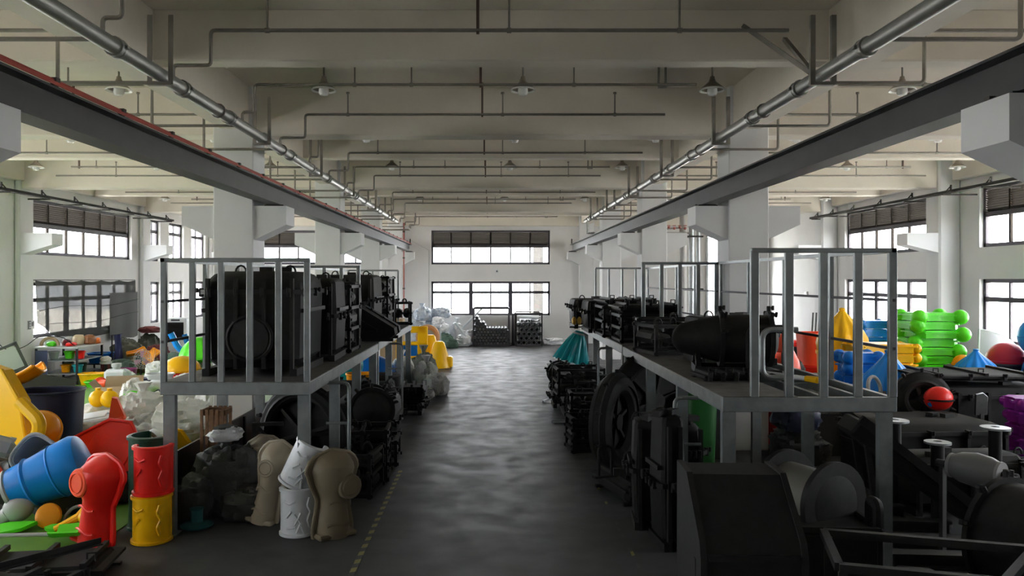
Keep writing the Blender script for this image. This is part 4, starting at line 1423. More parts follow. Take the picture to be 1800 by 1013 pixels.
one(MB().tube([(.15 * math.cos(a), .15 * math.sin(a), 0) for a in [2 * math.pi * i / 24 for i in range(24)]], .022, 8, closed=True), 'plastic_ring', 'grey plastic ring beside the amber disc', 'plastic part', P_GREY, (-5.02, 9.35, .1), (math.radians(60), 0, 0))
_leaf = lambda w, L: [(-L / 2, 0), (-L * .3, w * .4), (0, w * .5), (L * .25, w * .3), (L / 2, w * .05), (L * .3, -w * .4), (0, -w * .45), (-L * .35, -w * .3)]
one(MB().prism(_leaf(.28, .7), .04, 'xy'), 'leaf_panel', 'bright green leaf-shaped plate at the left edge of the grass', 'play panel', P_GRN, (-5.75, 9.12, .05), (math.radians(10), math.radians(-8), math.radians(10)))
one(MB().prism(_leaf(.14, .32), .04, 'xy'), 'leaf_panel', 'small green leaf plate between the amber disc and yellow lever', 'play panel', P_GRN, (-5.12, 9.12, .06), (math.radians(15), 0, 0.1))
t = thing('lever_part', 'yellow lobed lever lying against the red moulded panel', 'plastic part', (-4.72, 9.02, 0.03), (0, 0, math.radians(20)))
MB().tube(elbow([(-.32, 0, .10), (-.05, 0, .26), (.1, .05, .42), (.16, .1, .52)], .08), [.045] * 3 + [.05] * 4 + [.06] * 4 + [.05], 10).build('lever_arm', P_YEL, t) if False else MB().tube([(-.34, 0, .08), (-.1, 0, .2), (.06, .04, .36), (.16, .1, .52)], [.04, .05, .06, .05], 10).build('lever_arm', P_YEL, t)
MB().cyl((.12, 0, .13), .14, .07, 20, 'y').build('lower_lobe', P_YEL, t)
MB().ball((-.02, -.02, .2), .085, 14, 10).build('boss', P_YEL, t)
MB().cyl((.12, .1, .48), .12, .06, 20, 'y').build('upper_lobe', P_YEL, t)
t = thing('scoop', 'green scoop with a long pale grey handle lying on the grass', 'scoop', (-4.95, 8.75, 0.05), (0, 0, math.radians(3)))
MB().tube([(-1.0, 0, .05), (.05, 0, .06)], .022, 10).build('handle', P_LGREY, t)
_g = [[(u * .36 - .02, s * (.14 + .05 * u), .03 + .09 * s * s + .02 * u) for s in (-1, -.6, -.2, .2, .6, 1)] for u in (0, .33, .66, 1)]
MB().sheet(_g, .015).build('scoop_blade', P_GRN, t)
one(lump(MB(), .3, .3, .28, 57, .1), 'plastic_stone', 'dark grey rounded plastic stone beside the red roof panel', 'plastic part', P_GREY, (-5.28, 10.3, .42))
sack('dark sack below the red roof panel', (-5.2, 10.45, 0.012), (0.8, 0.7, 0.42), C_DARK, 58, tie=False)
flat_mold('black mould frame lying in the bottom left corner of the picture', (-4.5, 7.75, 0.0), 1.35, 0.7, 0.24, math.radians(8), 61)
flat_mold('second black mould frame nearest the camera at the bottom left', (-4.35, 6.95, 0.0), 1.2, 0.75, 0.28, math.radians(-12), 62)
t = thing('angle_bar', 'dark angle bar lying across the bottom left mould frames', 'bar', (-4.25, 7.4, 0.33), (0, 0, math.radians(50)))
MB().box((0, 0, 0), (1.0, .05, .012)).box((0, .025, .03), (1.0, .01, .06)).build('bar_profile', M_IRON, t, sharp=None)
# ------------------------------------------------------------------ left bay, middle and far
t = thing('yellow_arch', 'yellow moulded arch piece lying behind the dark board', 'play panel', (-4.85, 11.6, 0.012), math.radians(30))
_o = [(-.5, 0), (.5, 0), (.52, .42), (.3, .5), (.16, .72), (0, .74), (-.12, .55), (-.5, .45)]
MB().prism(_o, .22, 'xz').build('arch_body', P_YEL, t)
MB().tube([(x, -.12, z) for x, z in _o], .025, 8, closed=True).build('edge_bead', P_YEL, t)
one(MB().tube([(.3 * math.cos(a), .1 * math.sin(2 * a), .32 + .3 * math.sin(a)) for a in [2 * math.pi * i / 28 for i in range(28)]], .03, 8, closed=True), 'plastic_hoop', 'grey plastic hoop standing beside the yellow arch piece', 'hoop', P_GREY, (-5.5, 12.0, .012), .3)

SACKS = [  # label, x, y, z, size, mat, seed, tie
    ('white woven sack in front of the beige carton', -7.95, 15.6, .012, (1.0, .8, .55), C_WHITE, 71, False),
    ('grey lumpy sack left of the rack leg, front of the left heap', -7.0, 13.9, .012, (1.1, .8, .48), C_GREY, 72, False),
    ('white sack with sharp folds beside the near left rack', -6.9, 15.3, .012, (1.1, .9, .85), C_WHITE, 73, True),
    ('upper white sack leaning on the folded one', -7.5, 16.15, .012, (.55, .6, 1.0), C_WHITE, 74, False),
    ('grey tarpaulin bundle beside the red wedge', -6.6, 14.6, .012, (.8, .6, .5), C_GREY, 75, False),
    ('big white crumpled sack under the near left rack, seen between its legs', -5.7, 14.3, .012, (1.1, 1.0, .85), C_WHITE, 76, True),
    ('white sack on the left of the crumpled one behind the rack', -6.5, 16.35, .012, (.65, .6, .8), C_WHITE, 77, False),
    ('white sack at the back of the heap behind the rack', -5.6, 16.0, .012, (1.2, 1.0, 1.0), C_WHITE, 78, True),
    ('topmost white sack of the heap behind the rack', -5.9, 15.2, .78, (.9, .7, .42), C_WHITE, 79, False),
    ('grey sack with a bent fold low behind the dark board', -5.1, 13.1, .012, (.9, .8, .62), C_GREY, 80, False),
    ('pale sack standing by the second left column', -5.2, 14.75, .012, (.5, .5, 1.05), C_WHITE, 81, True),
    ('white sack behind the fan', -9.6, 22.5, .012, (1.0, .9, .7), C_WHITE, 82, False),
    ('dark green sack behind the standing fan', -10.0, 24.4, .012, (1.2, .9, .75), C_GREEN, 83, False),
    ('grey striped sack between the fan and the rack', -8.9, 24.0, .012, (1.2, 1.0, .85), C_GREY, 84, False),
    ('large olive sack against the left wall below the shade cloth', -12.2, 25.8, .012, (1.1, 1.0, 1.15), C_OLIVE, 85, False),
    ('olive sack beside the maroon bundle at the left wall', -12.2, 27.4, .012, (.9, .9, 1.2), C_OLIVE, 86, False),
    ('maroon cloth bundle at the left wall', -11.35, 26.2, .012, (.9, .7, .85), C_MAROON, 87, False),
    ('flat maroon bundle on the olive sack', -12.1, 27.35, 1.12, (.8, .7, .25), C_MAROON, 88, False),
    ('dark green sack near the white-topped stool', -11.4, 23.7, .012, (.9, .8, .62), C_GREEN, 89, False),
    ('brown sack behind the dark green one', -11.3, 25.0, .012, (1.0, .8, .62), mat('woven_brown', (.24, .17, .09), .85, var=.2), 90, False),
    ('white flat sack left of the jerrycan', -10.9, 22.6, .012, (1.0, .7, .32), C_WHITE, 91, False),
    ('grey sack heap right of the fan', -8.5, 22.5, .012, (1.0, .9, .95), C_GREY, 92, False),
    ('white sack with a dark lower edge behind the rack railing', -8.3, 21.0, .012, (1.0, .9, .8), C_WHITE, 93, True),
    ('pale sack under the yellow dome', -6.95, 17.5, .012, (1.0, .9, .92), C_WHITE, 94, False),
    ('grey sack under the green fluted dome', -7.2, 19.0, .012, (1.0, .9, 1.0), C_GREY, 95, False),
]
for lb, x, y, z, sz, m, sd, ti in SACKS:
    sz = (sz[0] * .88, sz[1] * .88, sz[2])
    sack(lb, (x, y, z), sz, m, sd, random.Random(sd).uniform(0, 3), ti, group='sacks in the left bay')

t = thing('carton', 'open beige carton with bent flaps on the left grass mat', 'carton', (-8.15, 17.0, .012), math.radians(18))
for (c, s) in (((0, -.35, .27), (.8, .02, .54)), ((0, .35, .27), (.8, .02, .54)), ((-.4, 0, .27), (.02, .7, .54)), ((.4, 0, .27), (.02, .7, .54))):
    MB().box(c, s).build('side_panel', CARD, t, sharp=None)
MB().box((0, 0, .02), (.8, .7, .02)).build('bottom_panel', CARD, t, sharp=None)
MB().box((0, -.5, .6), (.78, .34, .015), (math.radians(25), 0, 0)).build('flap', CARD, t, sharp=None)
MB().box((-.5, 0, .66), (.3, .68, .015), (0, math.radians(50), 0)).build('flap', CARD, t, sharp=None)
MB().box((0, .45, .68), (.78, .3, .015), (math.radians(55), 0, 0)).build('flap', CARD, t, sharp=None)
dome('yellow plastic lump beside the carton, flattened', (-8.0, 14.9, .1), .36, P_YEL, 'plastic_dome', (1, 1, .7), (.1, .05, 0))
for i, (x, y, z, w) in enumerate(((-7.7, 15.6, .62, 'left'), (-7.45, 15.55, .62, 'right'))):
    one(MB().ball((0, 0, .15), .17, 18, 12).cyl((0, 0, .33), .05, .06, 12), 'plastic_bobbin', '%s of two yellow round knobs near the carton' % w, 'plastic part', P_YEL, (x, y - .5, z - .1))
t = thing('round_cover', 'round bright green lid leaning on the white sacks', 'lid', (-7.4, 15.9, .48), (math.radians(68), 0, math.radians(20)))
MB().lathe([(0.001, 0), (.2, 0), (.22, .02), (.22, .05), (.19, .05), (0.001, .03)], 26).build('disc', P_GRN, t)
MB().lathe([(.08, .03), (.10, .05), (.12, .03)], 26).build('raised_ring', P_GRN, t)
slab_part('white flat box with a dark side between yellow lumps and grey sack', (-7.55, 14.5, .30), 1.0, .5, .13, P_WHITE, (math.radians(12), math.radians(-8), math.radians(12)), 'flat_box')
t = thing('plastic_wedge', 'bright red plastic wedge standing on the grey tarpaulin', 'plastic part', (-6.85, 14.1, .42), (0, math.radians(-12), math.radians(20)))
MB().prism([(-.14, 0), (.16, 0), (.1, .4), (.02, .44)], .2, 'xz').build('wedge_body', P_CORAL, t)
MB().box((0, -.1, .03), (.3, .05, .06), bev=.015).build('foot', P_CORAL, t)
for i, (x, y, z) in enumerate(((-6.35, 14.2, .22), (-6.2, 13.7, .16))):
    twist_post('%s white twisted cushion-like post beside the rack leg' % ('upper' if i == 0 else 'lower'), (x, y, z), .13, .8, P_WHITE, (0, math.radians(-8), math.radians(18)))
twist_post('white twisted post lying behind the carton', (-7.95, 18.4, .5), .13, 1.0, P_WHITE, (0, math.radians(-10), math.radians(20)))
one(MB().box((0, 0, .25), (1.1, .3, .5), bev=.02).box((0, 0, .52), (1.14, .34, .04)), 'plank_box', 'long navy box lying behind the white twisted post', 'box', P_NAVY, (-8.3, 19.3, .012), math.radians(14))
t = thing('jerrycan', 'white square jerrycan with a cap on the grass mat', 'jerrycan', (-10.5, 21.6, .012), math.radians(12))
MB().box((0, 0, .25), (.58, .42, .46), bev=.07).build('body', P_WHITE, t)
MB().lathe([(.10, .47), (.10, .54), (.13, .55), (.13, .64), (0.001, .65)], 20).build('cap', P_LGREY, t)
MB().tube(elbow([(.2, 0, .47), (.36, 0, .4), (.36, 0, .12), (.27, 0, .08)], .06), .035, 8).build('handle', P_WHITE, t)
one(MB().lathe([(.2, 0), (.2, .03), (.13, .05), (.08, .3), (.05, .31), (0.001, .31)], 20), 'traffic_cone', 'orange red cone stub lying by the jerrycan', 'cone', P_CORAL, (-10.6, 20.9, .16), (math.radians(80), 0, math.radians(60)))
tub('flat bright green basin on the grass mat', (-11.0, 21.6, .012), .7, .5, .14, P_GRN, .2, .8)
tub('yellow oval basin in front of the work table', (-11.38, 22.05, .012), .75, .5, .30, P_YEL, .1, .8)
tub('pink tray beside the yellow basin', (-11.25, 22.7, .012), .7, .45, .2, P_PINK, .05, .9, 'plastic_tray', 'tray')
tub('purple tray behind the pink one', (-11.0, 23.2, .012), .6, .45, .3, plastic('magenta', (.3, .04, .16)), .1, .9, 'plastic_tray', 'tray')
t = thing('wire_basket', 'pale basket of orange and white pieces on the grass mat', 'basket', (-11.85, 20.95, .012), .1)
for z in (.04, .12, .2):
    MB().tube([(x * .42, y * .26, z) for x, y in ((-1, -1), (1, -1), (1, 1), (-1, 1))], .012, 6, closed=True).build('hoop', P_LGREY, t)
for i in range(9):
    MB().box((-.4 + i * .1, -.26, .12), (.012, .012, .22)).build('wire', P_LGREY, t, sharp=None)
MB().box((0, 0, .015), (.84, .52, .02)).build('bottom', P_LGREY, t, sharp=None)
one(MB().ball((0, 0, .1), .11, 14, 10).cyl((0, 0, .22), .04, .06, 10), 'plastic_bobbin', 'orange knob lying in the pale basket', 'plastic part', P_ORG, (-11.85, 20.95, .04))
# standing fan
t = thing('floor_fan', 'black floor fan with a pale round guard among the sacks', 'fan', (-10.45, 23.0, .012), math.radians(60))
MB().lathe([(0.001, 0), (.24, 0), (.24, .03), (.05, .06), (.03, .1)], 20).build('base', M_BLACK, t)
MB().tube([(0, 0, .05), (0, 0, .55)], .022, 8).build('pole', M_BLACK, t)
g = MB()
for r_ in (.06, .12, .18, .24, .29):
    g.tube([(r_ * math.cos(a), -.08 - .06 * (1 - r_ / .29), .62 + r_ * math.sin(a)) for a in [2 * math.pi * i / 24 for i in range(24)]], .006, 5, closed=True)
for k in range(16):
    a = 2 * math.pi * k / 16
    g.tube([(.02 * math.cos(a), -.14, .62 + .02 * math.sin(a)), (.29 * math.cos(a), -.08, .62 + .29 * math.sin(a)), (.27 * math.cos(a), .06, .62 + .27 * math.sin(a))], .005, 5)
gd = g.build('guard', P_LGREY, t)
for k in range(3):
    q = MB()
    q.M = Matrix.Translation((0, -.04, .62)) @ Matrix.Rotation(2 * math.pi * k / 3, 4, 'Y')
    q.prism([(0, .03), (.05, .1), (.1, .24), (-.04, .25), (-.06, .1)], .01, 'xz')
    q.build('blade', P_PINK, t)
MB().cyl((0, .08, .62), .08, .16, 16, 'y').build('motor', M_BLACK, t)

# air cooler
t = thing('air_cooler', 'white standing air cooler with a dark square grille by the left wall', 'air cooler', (-11.1, 27.3, .012), math.radians(4))
MB().box((0, 0, .83), (.74, .5, 1.64), bev=.05).build('housing', P_WHITE, t)
MB().box((0, -.25, 1.18), (.56, .03, .62)).build('grille_recess', M_BLACK, t, sharp=None)
sl = MB().box((0, 0, 0), (.54, .03, .012), (math.radians(25), 0, 0)).mesh('grille_slat', M_BLACK2, None)
for i in range(12):
    place('grille_slat', sl, t, (0, -.268, .92 + i * .048))
MB().box((0, -.25, 1.57), (.3, .02, .06)).build('control_panel', M_FRAME, t, sharp=None)
for x in (-.3, .3):
    MB().cyl((x, 0, .03), .04, .04, 10, 'x').build('wheel', M_BLACK, t)
# domes behind the rack
t = dome('bright green fluted dome behind the near left rack', (-7.1, 18.9, 1.0), .52, P_GRN, 'plastic_dome', (1, 1, 1.15), (math.radians(-8), math.radians(-12), 0), True, 12)
dome('round yellow dome beside the green one, behind the bars', (-6.9, 17.2, .98), .40, P_YEL, 'plastic_dome', (1, 1, .8))
t = thing('climbing_tube', 'blue tubular climbing arm left of the green dome', 'play part', (-8.0, 19.6, .75), (0, math.radians(25), .2))
MB().tube(elbow([(-.5, 0, .75), (-.15, 0, .45), (.3, 0, .5), (.5, 0, .1)], .15), .08, 10).build('arm', P_SKY, t)
MB().tube(elbow([(-.2, .1, .85), (.1, .1, .5), (.2, .1, .05)], .15), .07, 10).build('branch', P_BLU, t)
MB().box((.3, 0, 0), (.6, .4, .16), bev=.04).build('foot', P_BLU, t)
sack('grey sack under the blue climbing arm', (-8.25, 19.9, .012), (.8, .7, .78), C_GREY, 96, tie=False)
tub('red tub in the heap behind the near left rack', (-6.75, 16.9, .78), .5, .4, .16, P_RED, .3, .85)
tub('white and blue tray below the yellow dome', (-7.0, 16.3, .9), .55, .4, .1, P_WHITE, .2, .85, 'plastic_tray', 'tray')
for i, (x, y, z, m, n) in enumerate(((-6.55, 16.4, .72, P_PINK, 'pale pink'), (-6.35, 16.3, .7, P_PINK, 'rose'), (-6.72, 16.5, .72, P_DGRN, 'dark green'))):
    one(lump(MB(), .28, .26, .2, 60 + i, .12), 'plastic_piece', '%s rounded piece in front of the yellow dome' % n, 'plastic part', m, (x, y, z))
one(lump(MB(), .9, .7, .6, 64, .15), 'woven_sack', 'pale sack carrying the small pink pieces', 'sack', C_WHITE, (-6.5, 16.5, .1))
slab_part('red box part behind the bars, right of the green dome', (-6.25, 18.6, .75), .6, .5, .6, P_RED, .2, 'plastic_box')
one(MB().box((0, 0, .4), (.8, .7, .8), bev=.03).box((0, 0, .82), (.84, .74, .04)), 'pallet_box', 'dark box beneath the red part behind the rack', 'box', P_DGREY, (-6.25, 18.6, .012))
# orange pieces by the wall
for i, (x, y, z, w) in enumerate(((-11.9, 25.2, .5, 'left'), (-11.0, 24.6, .42, 'middle'), (-10.7, 23.9, .38, 'right'))):
    trough('%s orange slide scrap among the wall sacks' % w, (x, y, z), .35, .6, .1, P_AMB, (math.radians(10 * i), .1, math.radians(-60 + 40 * i)), .6)

# ------------------------------------------------------------------ work table by the left wall
t = thing('work_table', 'cluttered steel work table with shelves by the left wall', 'table', (-12.35, 22.6, .012), math.radians(0))
MB().box((0, 0, 1.05), (1.25, 1.5, .05), bev=.008).build('table_top', P_LGREY, t)
for x in (-.58, .58):
    for y in (-.7, .7):
        MB().box((x, y, .52), (.05, .05, 1.03)).build('leg', M_IRON, t, sharp=None)
for z in (.3, .68):
    MB().box((0, 0, z), (1.2, 1.44, .025)).build('shelf', M_RACK, t, sharp=None)
MB().box((-.42, -.72, .5), (.34, .02, .95)).build('front_cloth', mat('blue_cloth', (.06, .08, .16), .8), t, sharp=None)
TB = [('green', P_GRN, -.25, -.5, .28, .2, .16), ('white', P_WHITE, -.5, -.3, .14, .14, .3), ('red', P_RED, .25, -.4, .36, .2, .12), ('maroon', plastic('maroon', (.15, .02, .03)), .0, -.2, .3, .25, .2), ('cream', plastic('cream', (.6, .5, .32)), .2, .1, .3, .3, .34), ('pale', P_LGREY, -.1, .2, .4, .3, .26), ('brown', plastic('brown', (.3, .12, .05)), .42, .3, .36, .3, .32), ('orange', P_ORG, .5, .5, .3, .25, .2)]
for i, (n, m, x, y, w, d, h) in enumerate(TB):
    one(lump(MB(), w, d, h, 100 + i, .14, 16, 10), 'plastic_piece', '%s rounded piece on the top of the work table' % n, 'plastic part', m, (-12.35 + x, 22.6 + y, 1.09), i * .7)
one(MB().tube([(.22 * math.cos(a), 0, .03 + .22 * math.sin(a)) for a in [math.pi * i / 14 for i in range(15)]], .045, 10), 'foam_arch', 'tan half ring standing on the work table', 'plastic part', CARD, (-12.6, 22.0, 1.085), .3)
SB = [('green', P_GRN, .1, -.2, .71), ('white', P_WHITE, -.3, -.3, .71), ('red', P_RED, .4, -.2, .71), ('amber', P_AMB, .05, -.3, .33), ('teal', P_TEAL, .42, -.35, .33), ('dark green', P_DGRN, .3, .1, .33), ('grey', P_GREY, -.2, .3, .33)]
for i, (n, m, x, y, z) in enumerate(SB):
    tub('%s small bin on the %s shelf of the work table' % (n, 'upper' if z > .5 else 'lower'), (-12.35 + x, 22.6 + y, z), .26, .24, .2, m, .1 * i, .8, 'storage_bin', 'bin')
t = thing('glazed_sash', 'dark frame with two pale panes leaning beside the work table', 'frame', (-11.85, 19.6, .012), (math.radians(0), math.radians(-22), math.radians(35)))
MB().box((-.32, 0, .7), (.07, .05, 1.4)).box((.32, 0, .7), (.07, .05, 1.4)).box((0, 0, .035), (.7, .05, .07)).box((0, 0, 1.365), (.7, .05, .07)).box((0, 0, .7), (.7, .05, .09)).build('frame', mat('grey_green_frame', (.07, .075, .065), .6), t, sharp=None)
for z in (.36, 1.03):
    MB().box((0, 0, z), (.56, .015, .54)).build('pane', mat('pale_pane', (.5, .53, .48), .4), t, sharp=None)
t = thing('hanging_cloth', 'dark blue cloth hanging from the right end of the work table', 'cloth', (-11.62, 24.0, .35))
_g = [[(.04 * math.sin(j * 1.4 + i * .3), -.25 + .5 * j / 8, .95 - .95 * i / 10) for j in range(9)] for i in range(11)]
MB().sheet(_g, .012).build('cloth', mat('navy_cloth', (.015, .02, .10), .8), t)
MB().tube([(0, -.3, .95), (0, .3, .95)], .012, 6).build('hook_rail', M_IRON, t)
MB().box((-.05, -.28, .3), (.03, .03, 1.3)).box((-.05, .28, .3), (.03, .03, 1.3)).build('stand', M_IRON, t, sharp=None)
tub('blue bin between the work table and the stool', (-12.1, 23.9, .42), .7, .6, .3, P_BLU, 0, .85, 'storage_bin', 'bin', fill=P_DGRN)
one(MB().box((0, 0, .4), (.8, .7, .03)).box((-.36, -.3, .2), (.04, .04, .4)).box((.36, -.3, .2), (.04, .04, .4)).box((-.36, .3, .2), (.04, .04, .4)).box((.36, .3, .2), (.04, .04, .4)), 'low_stand', 'low dark stand carrying the blue bin', 'stand', M_IRON, (-12.1, 23.9, .012), sharp=None)
t = thing('stool', 'small white-topped stool with dark legs by the blue bin', 'stool', (-11.55, 23.1, .012), .2)
MB().cyl((0, 0, .5), .17, .06, 20).build('seat', P_WHITE, t)
for k in range(4):
    a = math.pi / 4 + k * math.pi / 2
    MB().bar((.1 * math.cos(a), .1 * math.sin(a), .48), (.17 * math.cos(a), .17 * math.sin(a), 0), .03).build('leg', C_MAROON, t, sharp=None)
one(lump(MB(), .28, .28, .18, 131, .2), 'cloth_bundle', 'white cloth bundle on the small stool', 'cloth', C_WHITE, (-11.55, 23.1, .545))
one(MB().box((0, 0, .3), (.7, .6, .6), bev=.03).box((0, 0, .62), (.5, .4, .04)), 'machine_box', 'dark brown machine box at the far left edge', 'box', mat('machine_brown', (.08, .05, .04), .6), (-12.75, 18.3, .012))
one(MB().box((0, 0, .22), (.5, .4, .44), bev=.03).box((0, 0, .45), (.52, .42, .03)), 'small_box', 'pale box at the foot of the leaning frame', 'box', P_LGREY, (-11.8, 18.7, .012), .2)
one(MB().tube(elbow([(0, 0, 1.45), (.3, .05, 1.1), (.7, .2, 1.2), (1.0, .3, 1.5), (1.15, 1.2, 1.4), (1.1, 1.9, 1.1)], .2), .012, 6), 'power_cable', 'thin dark cable drooping to the work table', 'cable', M_BLACK, (-13.1, 20.3, 0))
t = thing('switch_panel', 'small grey switch panels on the left wall beside the shaded window', 'switch', (XL, 21.75, 1.72))
for y, z, h in ((0, 0, .24), (.17, .02, .12)):
    MB().box((.172, y, z), (.02, .13, h), bev=.005).build('plate', mat('switch_grey', (.12, .12, .12), .5), t)
    for k in range(3):
        MB().box((.186, y, z - h * .28 + k * h * .28), (.012, .08, h * .16)).build('toggle', P_LGREY, t, sharp=None)
MB().box((.085, .08, 0), (.17, .32, .26)).build('back_box', M_WALL, t, sharp=None)

# shade cloth over the lower window of the left wall
sheer_mat('shade_net', (.10, .105, .10), .875)
t = thing('shade_cloth', 'dark woven shade cloth hung over the lower left window', 'shade cloth', (XL + .06, 25.2, 0))
_g = []
for i in range(15):
    row = []
    for j in range(31):
        u, v = j / 30, i / 14
        sag = .05 * abs(math.sin(u * math.pi * 5)) * (1 - v) ** 3
        y = -3.05 + 6.25 * u
        z0 = 2.98 - sag
        zb = 1.25 + .25 * max(0, .18 - u) / .18 * 2.0 - .12 * u + .05 * math.sin(u * 9)
        if u < .14:
            zb += .0
        row.append((.04 + .05 * math.sin(u * 13 + v * 2) * v + .02 * math.sin(u * 31), y, z0 + (zb - z0) * v))
    _g.append(row)
MB().sheet(_g, .004).build('net', MATS['shade_net'], t, sharp=80)
_g2 = [[(.10 + .02 * math.sin(j), 1.15 + 2.1 * j / 10, 2.55 - (1.62 + .03 * math.sin(j)) * i / 8) for j in range(11)] for i in range(9)]
MB().sheet(_g2, .004).build('second_layer', mat('dense_shade', (.085, .09, .085), .9), t, sharp=80)
MB().tube([(.02, -3.1, 2.99), (.02, 3.2, 2.99)], .012, 6).build('hanging_wire', M_BLACK, t)
for i, z in enumerate((2.1, 1.62)):
    MB().tube([(.11 + .03, -3.0 + 6.2 * k / 12, z + .06 * math.sin(k * .6 + i) + .012 * k) for k in range(13)], .008, 5).build('tie_cord', M_BLACK, t)
# ------------------------------------------------------------------ under and beside the left racks
ring_mold('black ring mould standing under the near left rack', (-2.75, 11.3, 0), .62, .12, (0, 0, math.radians(-20)), 6)
t = thing('mould_bracket', 'dark angular mould bracket in front of the standing ring mould', 'mould', (-3.3, 10.75, 0), .2)
MB().box((0, 0, .5), (.06, .06, 1.0)).box((.18, 0, .98), (.42, .06, .05)).box((.2, 0, .45), (.46, .06, .05)).bar((.02, 0, .98), (.4, 0, .5), .04).build('bracket_frame', M_IRON, t, sharp=None)
MB().box((.05, 0, .02), (.4, .3, .04)).build('foot_plate', M_IRON, t, sharp=None)
one(lump(MB(), .25, .25, .3, 141, .15), 'plastic_piece', 'orange red scrap behind the angular mould bracket', 'plastic part', P_ORG, (-3.12, 11.9, .55))
one(MB().box((0, 0, .27), (.7, .5, .54), bev=.02).box((0, 0, .55), (.74, .54, .03)), 'pallet_box', 'low dark box under the orange scrap', 'box', P_DGREY, (-3.2, 12.0, 0))
frame_mold('black bolted mould frame behind the ladder, near left rack', (-2.35, 11.6, 0), .95, .9, .8, .1, 143, levels=3)
drum_mold('round black drum mould with clamps at the aisle edge, left side', (-1.98, 12.7, .43), .33, .45, math.radians(12), rings=2)
frame_mold('low black mould stack under the round drum mould, left side', (-1.95, 12.75, 0), .9, .9, .42, .05, 145, levels=2)
frame_mold('black heap of small moulds nearest the khaki panel', (-1.85, 10.9, 0), .55, .8, .62, -.1, 147, levels=3)
frame_mold('black stacked mould carrier with a protruding bolt, left aisle edge', (-1.9, 11.75, 0), .75, .8, .78, .05, 149, levels=4)
box_mold('long low black mould under the second left rack', (-2.3, 14.3, 0), (1.2, 1.6, .8), 0, .08, .5, 3, 1, 151)
drum_mold('black drum mould lying under the second left rack', (-2.75, 16.5, 0), .36, 1.2, math.radians(80), rings=3)
tub('black crate under the second left rack', (-2.55, 18.2, 0), .9, .8, .75, P_DGREY, .1, .95, 'plastic_crate', 'crate')
flat_mold('black flat mould with wire handles at the left aisle edge', (-1.75, 17.4, .28), .62, .8, .42, 0, 153)
box_mold('small black mould block carrying the flat mould, left aisle edge', (-1.75, 17.4, 0), (.55, .75, .27), 0, .04, .5, 2, 0, 154)
one(MB().box((0, 0, .7), (.5, .05, 1.4), bev=.01).box((0, -.04, .7), (.4, .03, 1.2)), 'white_board', 'white board leaning under the near left rack', 'board', P_LGREY, (-3.3, 13.2, 0), (math.radians(-10), math.radians(20), math.radians(30)))
one(MB().prism([(-.2, 0), (.2, 0), (.12, .35), (-.05, .4)], .3, 'xz').box((0, 0, .02), (.46, .36, .04), bev=.01), 'plastic_wedge', 'orange wedge by the ladder of the second left rack', 'plastic part', P_ORG, (-3.0, 14.9, 0), .3)
dome('blue dome under the second left rack', (-3.2, 20.6, .5), .65, P_BLU, 'plastic_dome', (1, 1, .75))
tub('dark tub carrying the blue dome', (-3.2, 20.6, 0), 1.2, 1.1, .48, P_DGREY, 0, .9)
one(MB().ball((0, 0, .4), .42, 24, 16).cyl((0, 0, .02), .3, .04, 20), 'plastic_ball', 'teal ball under the second left rack', 'ball', P_TEAL, (-3.55, 18.9, .5))
one(MB().box((0, 0, .25), (.9, .8, .48), bev=.03).box((0, 0, .49), (.94, .84, .02)), 'pallet_box', 'dark box carrying the teal ball', 'box', P_DGREY, (-3.55, 18.9, 0))
tub('amber basin beside the teal ball', (-3.0, 17.6, .0), .6, .5, .85, P_AMB, .2, .9)

# sacks and yellow panels at the end of the left racks
SK = [('grey woven sack with a round open end by the aisle, left side', -1.75, 20.9, 0, (.7, .7, .85), C_GREY, 161, True),
      ('pale grey upright sack behind the black flat mould', -2.42, 21.25, 0, (.65, .6, .95), C_WHITE, 162, True),
      ('grey sack with trailing strings at the aisle edge', -1.42, 20.15, 0, (.62, .55, .62), C_GREY, 163, False),
      ('flat grey sack corner lying on the aisle floor', -1.7, 19.6, 0, (.7, .5, .3), C_GREY, 164, False),
      ('dark grey sack with a torn top between the yellow cone and pale sack', -1.95, 22.2, 0, (.7, .7, 1.0), C_OLIVE, 165, True)]
for lb, x, y, z, sz, m, sd, ti in SK:
    sack(lb, (x, y, z), sz, m, sd, sd * .7, ti, group='sacks at the end of the left racks')
t = thing('cone_panel', 'yellow cone-shaped plastic panel nearest the aisle', 'play panel', (-1.78, 26.4, 0), 0)
MB().lathe([(.42, 0), (.40, .08), (.28, .55), (.18, .84), (.12, .89), (.001, .9)], 28).build('cone_body', P_YEL, t)
MB().box((.36, 0, .19), (.22, .4, .38), bev=.05).build('side_foot', P_YEL, t)
t = thing('cone_panel', 'taller yellow cone panel behind the one nearest the aisle', 'play panel', (-2.2, 27.4, 0), 0)
MB().lathe([(.42, 0), (.40, .08), (.30, .62), (.22, .98), (.16, 1.04), (.001, 1.05)], 28).build('cone_body', P_YEL, t)
MB().box((-.36, 0, .19), (.22, .4, .38), bev=.05).build('side_foot', P_YEL, t)
t = thing('window_panel', 'yellow play house wall panel with two cut-out windows', 'play panel', (-2.72, 26.6, 0), math.radians(6))
t.scale = (.72, 1, .82)
for (c, s) in (((-.62, 0, .85), (.3, .12, 1.7)), ((.5, 0, .85), (.5, .12, 1.7)), ((0, 0, 1.56), (1.3, .12, .28)), ((-.1, 0, .22), (.9, .12, .44)), ((-.1, 0, .98), (.8, .12, .16))):
    MB().box(c, s, bev=.03).build('panel_member', P_YEL, t)
MB().box((-.1, .05, .7), (.8, .02, .5)).build('blue_infill', P_BLU, t, sharp=None)
t = thing('ring_disc', 'orange ring with a pale round centre behind the yellow cones', 'play part', (-2.38, 29.0, .41), (0, 0, 0))
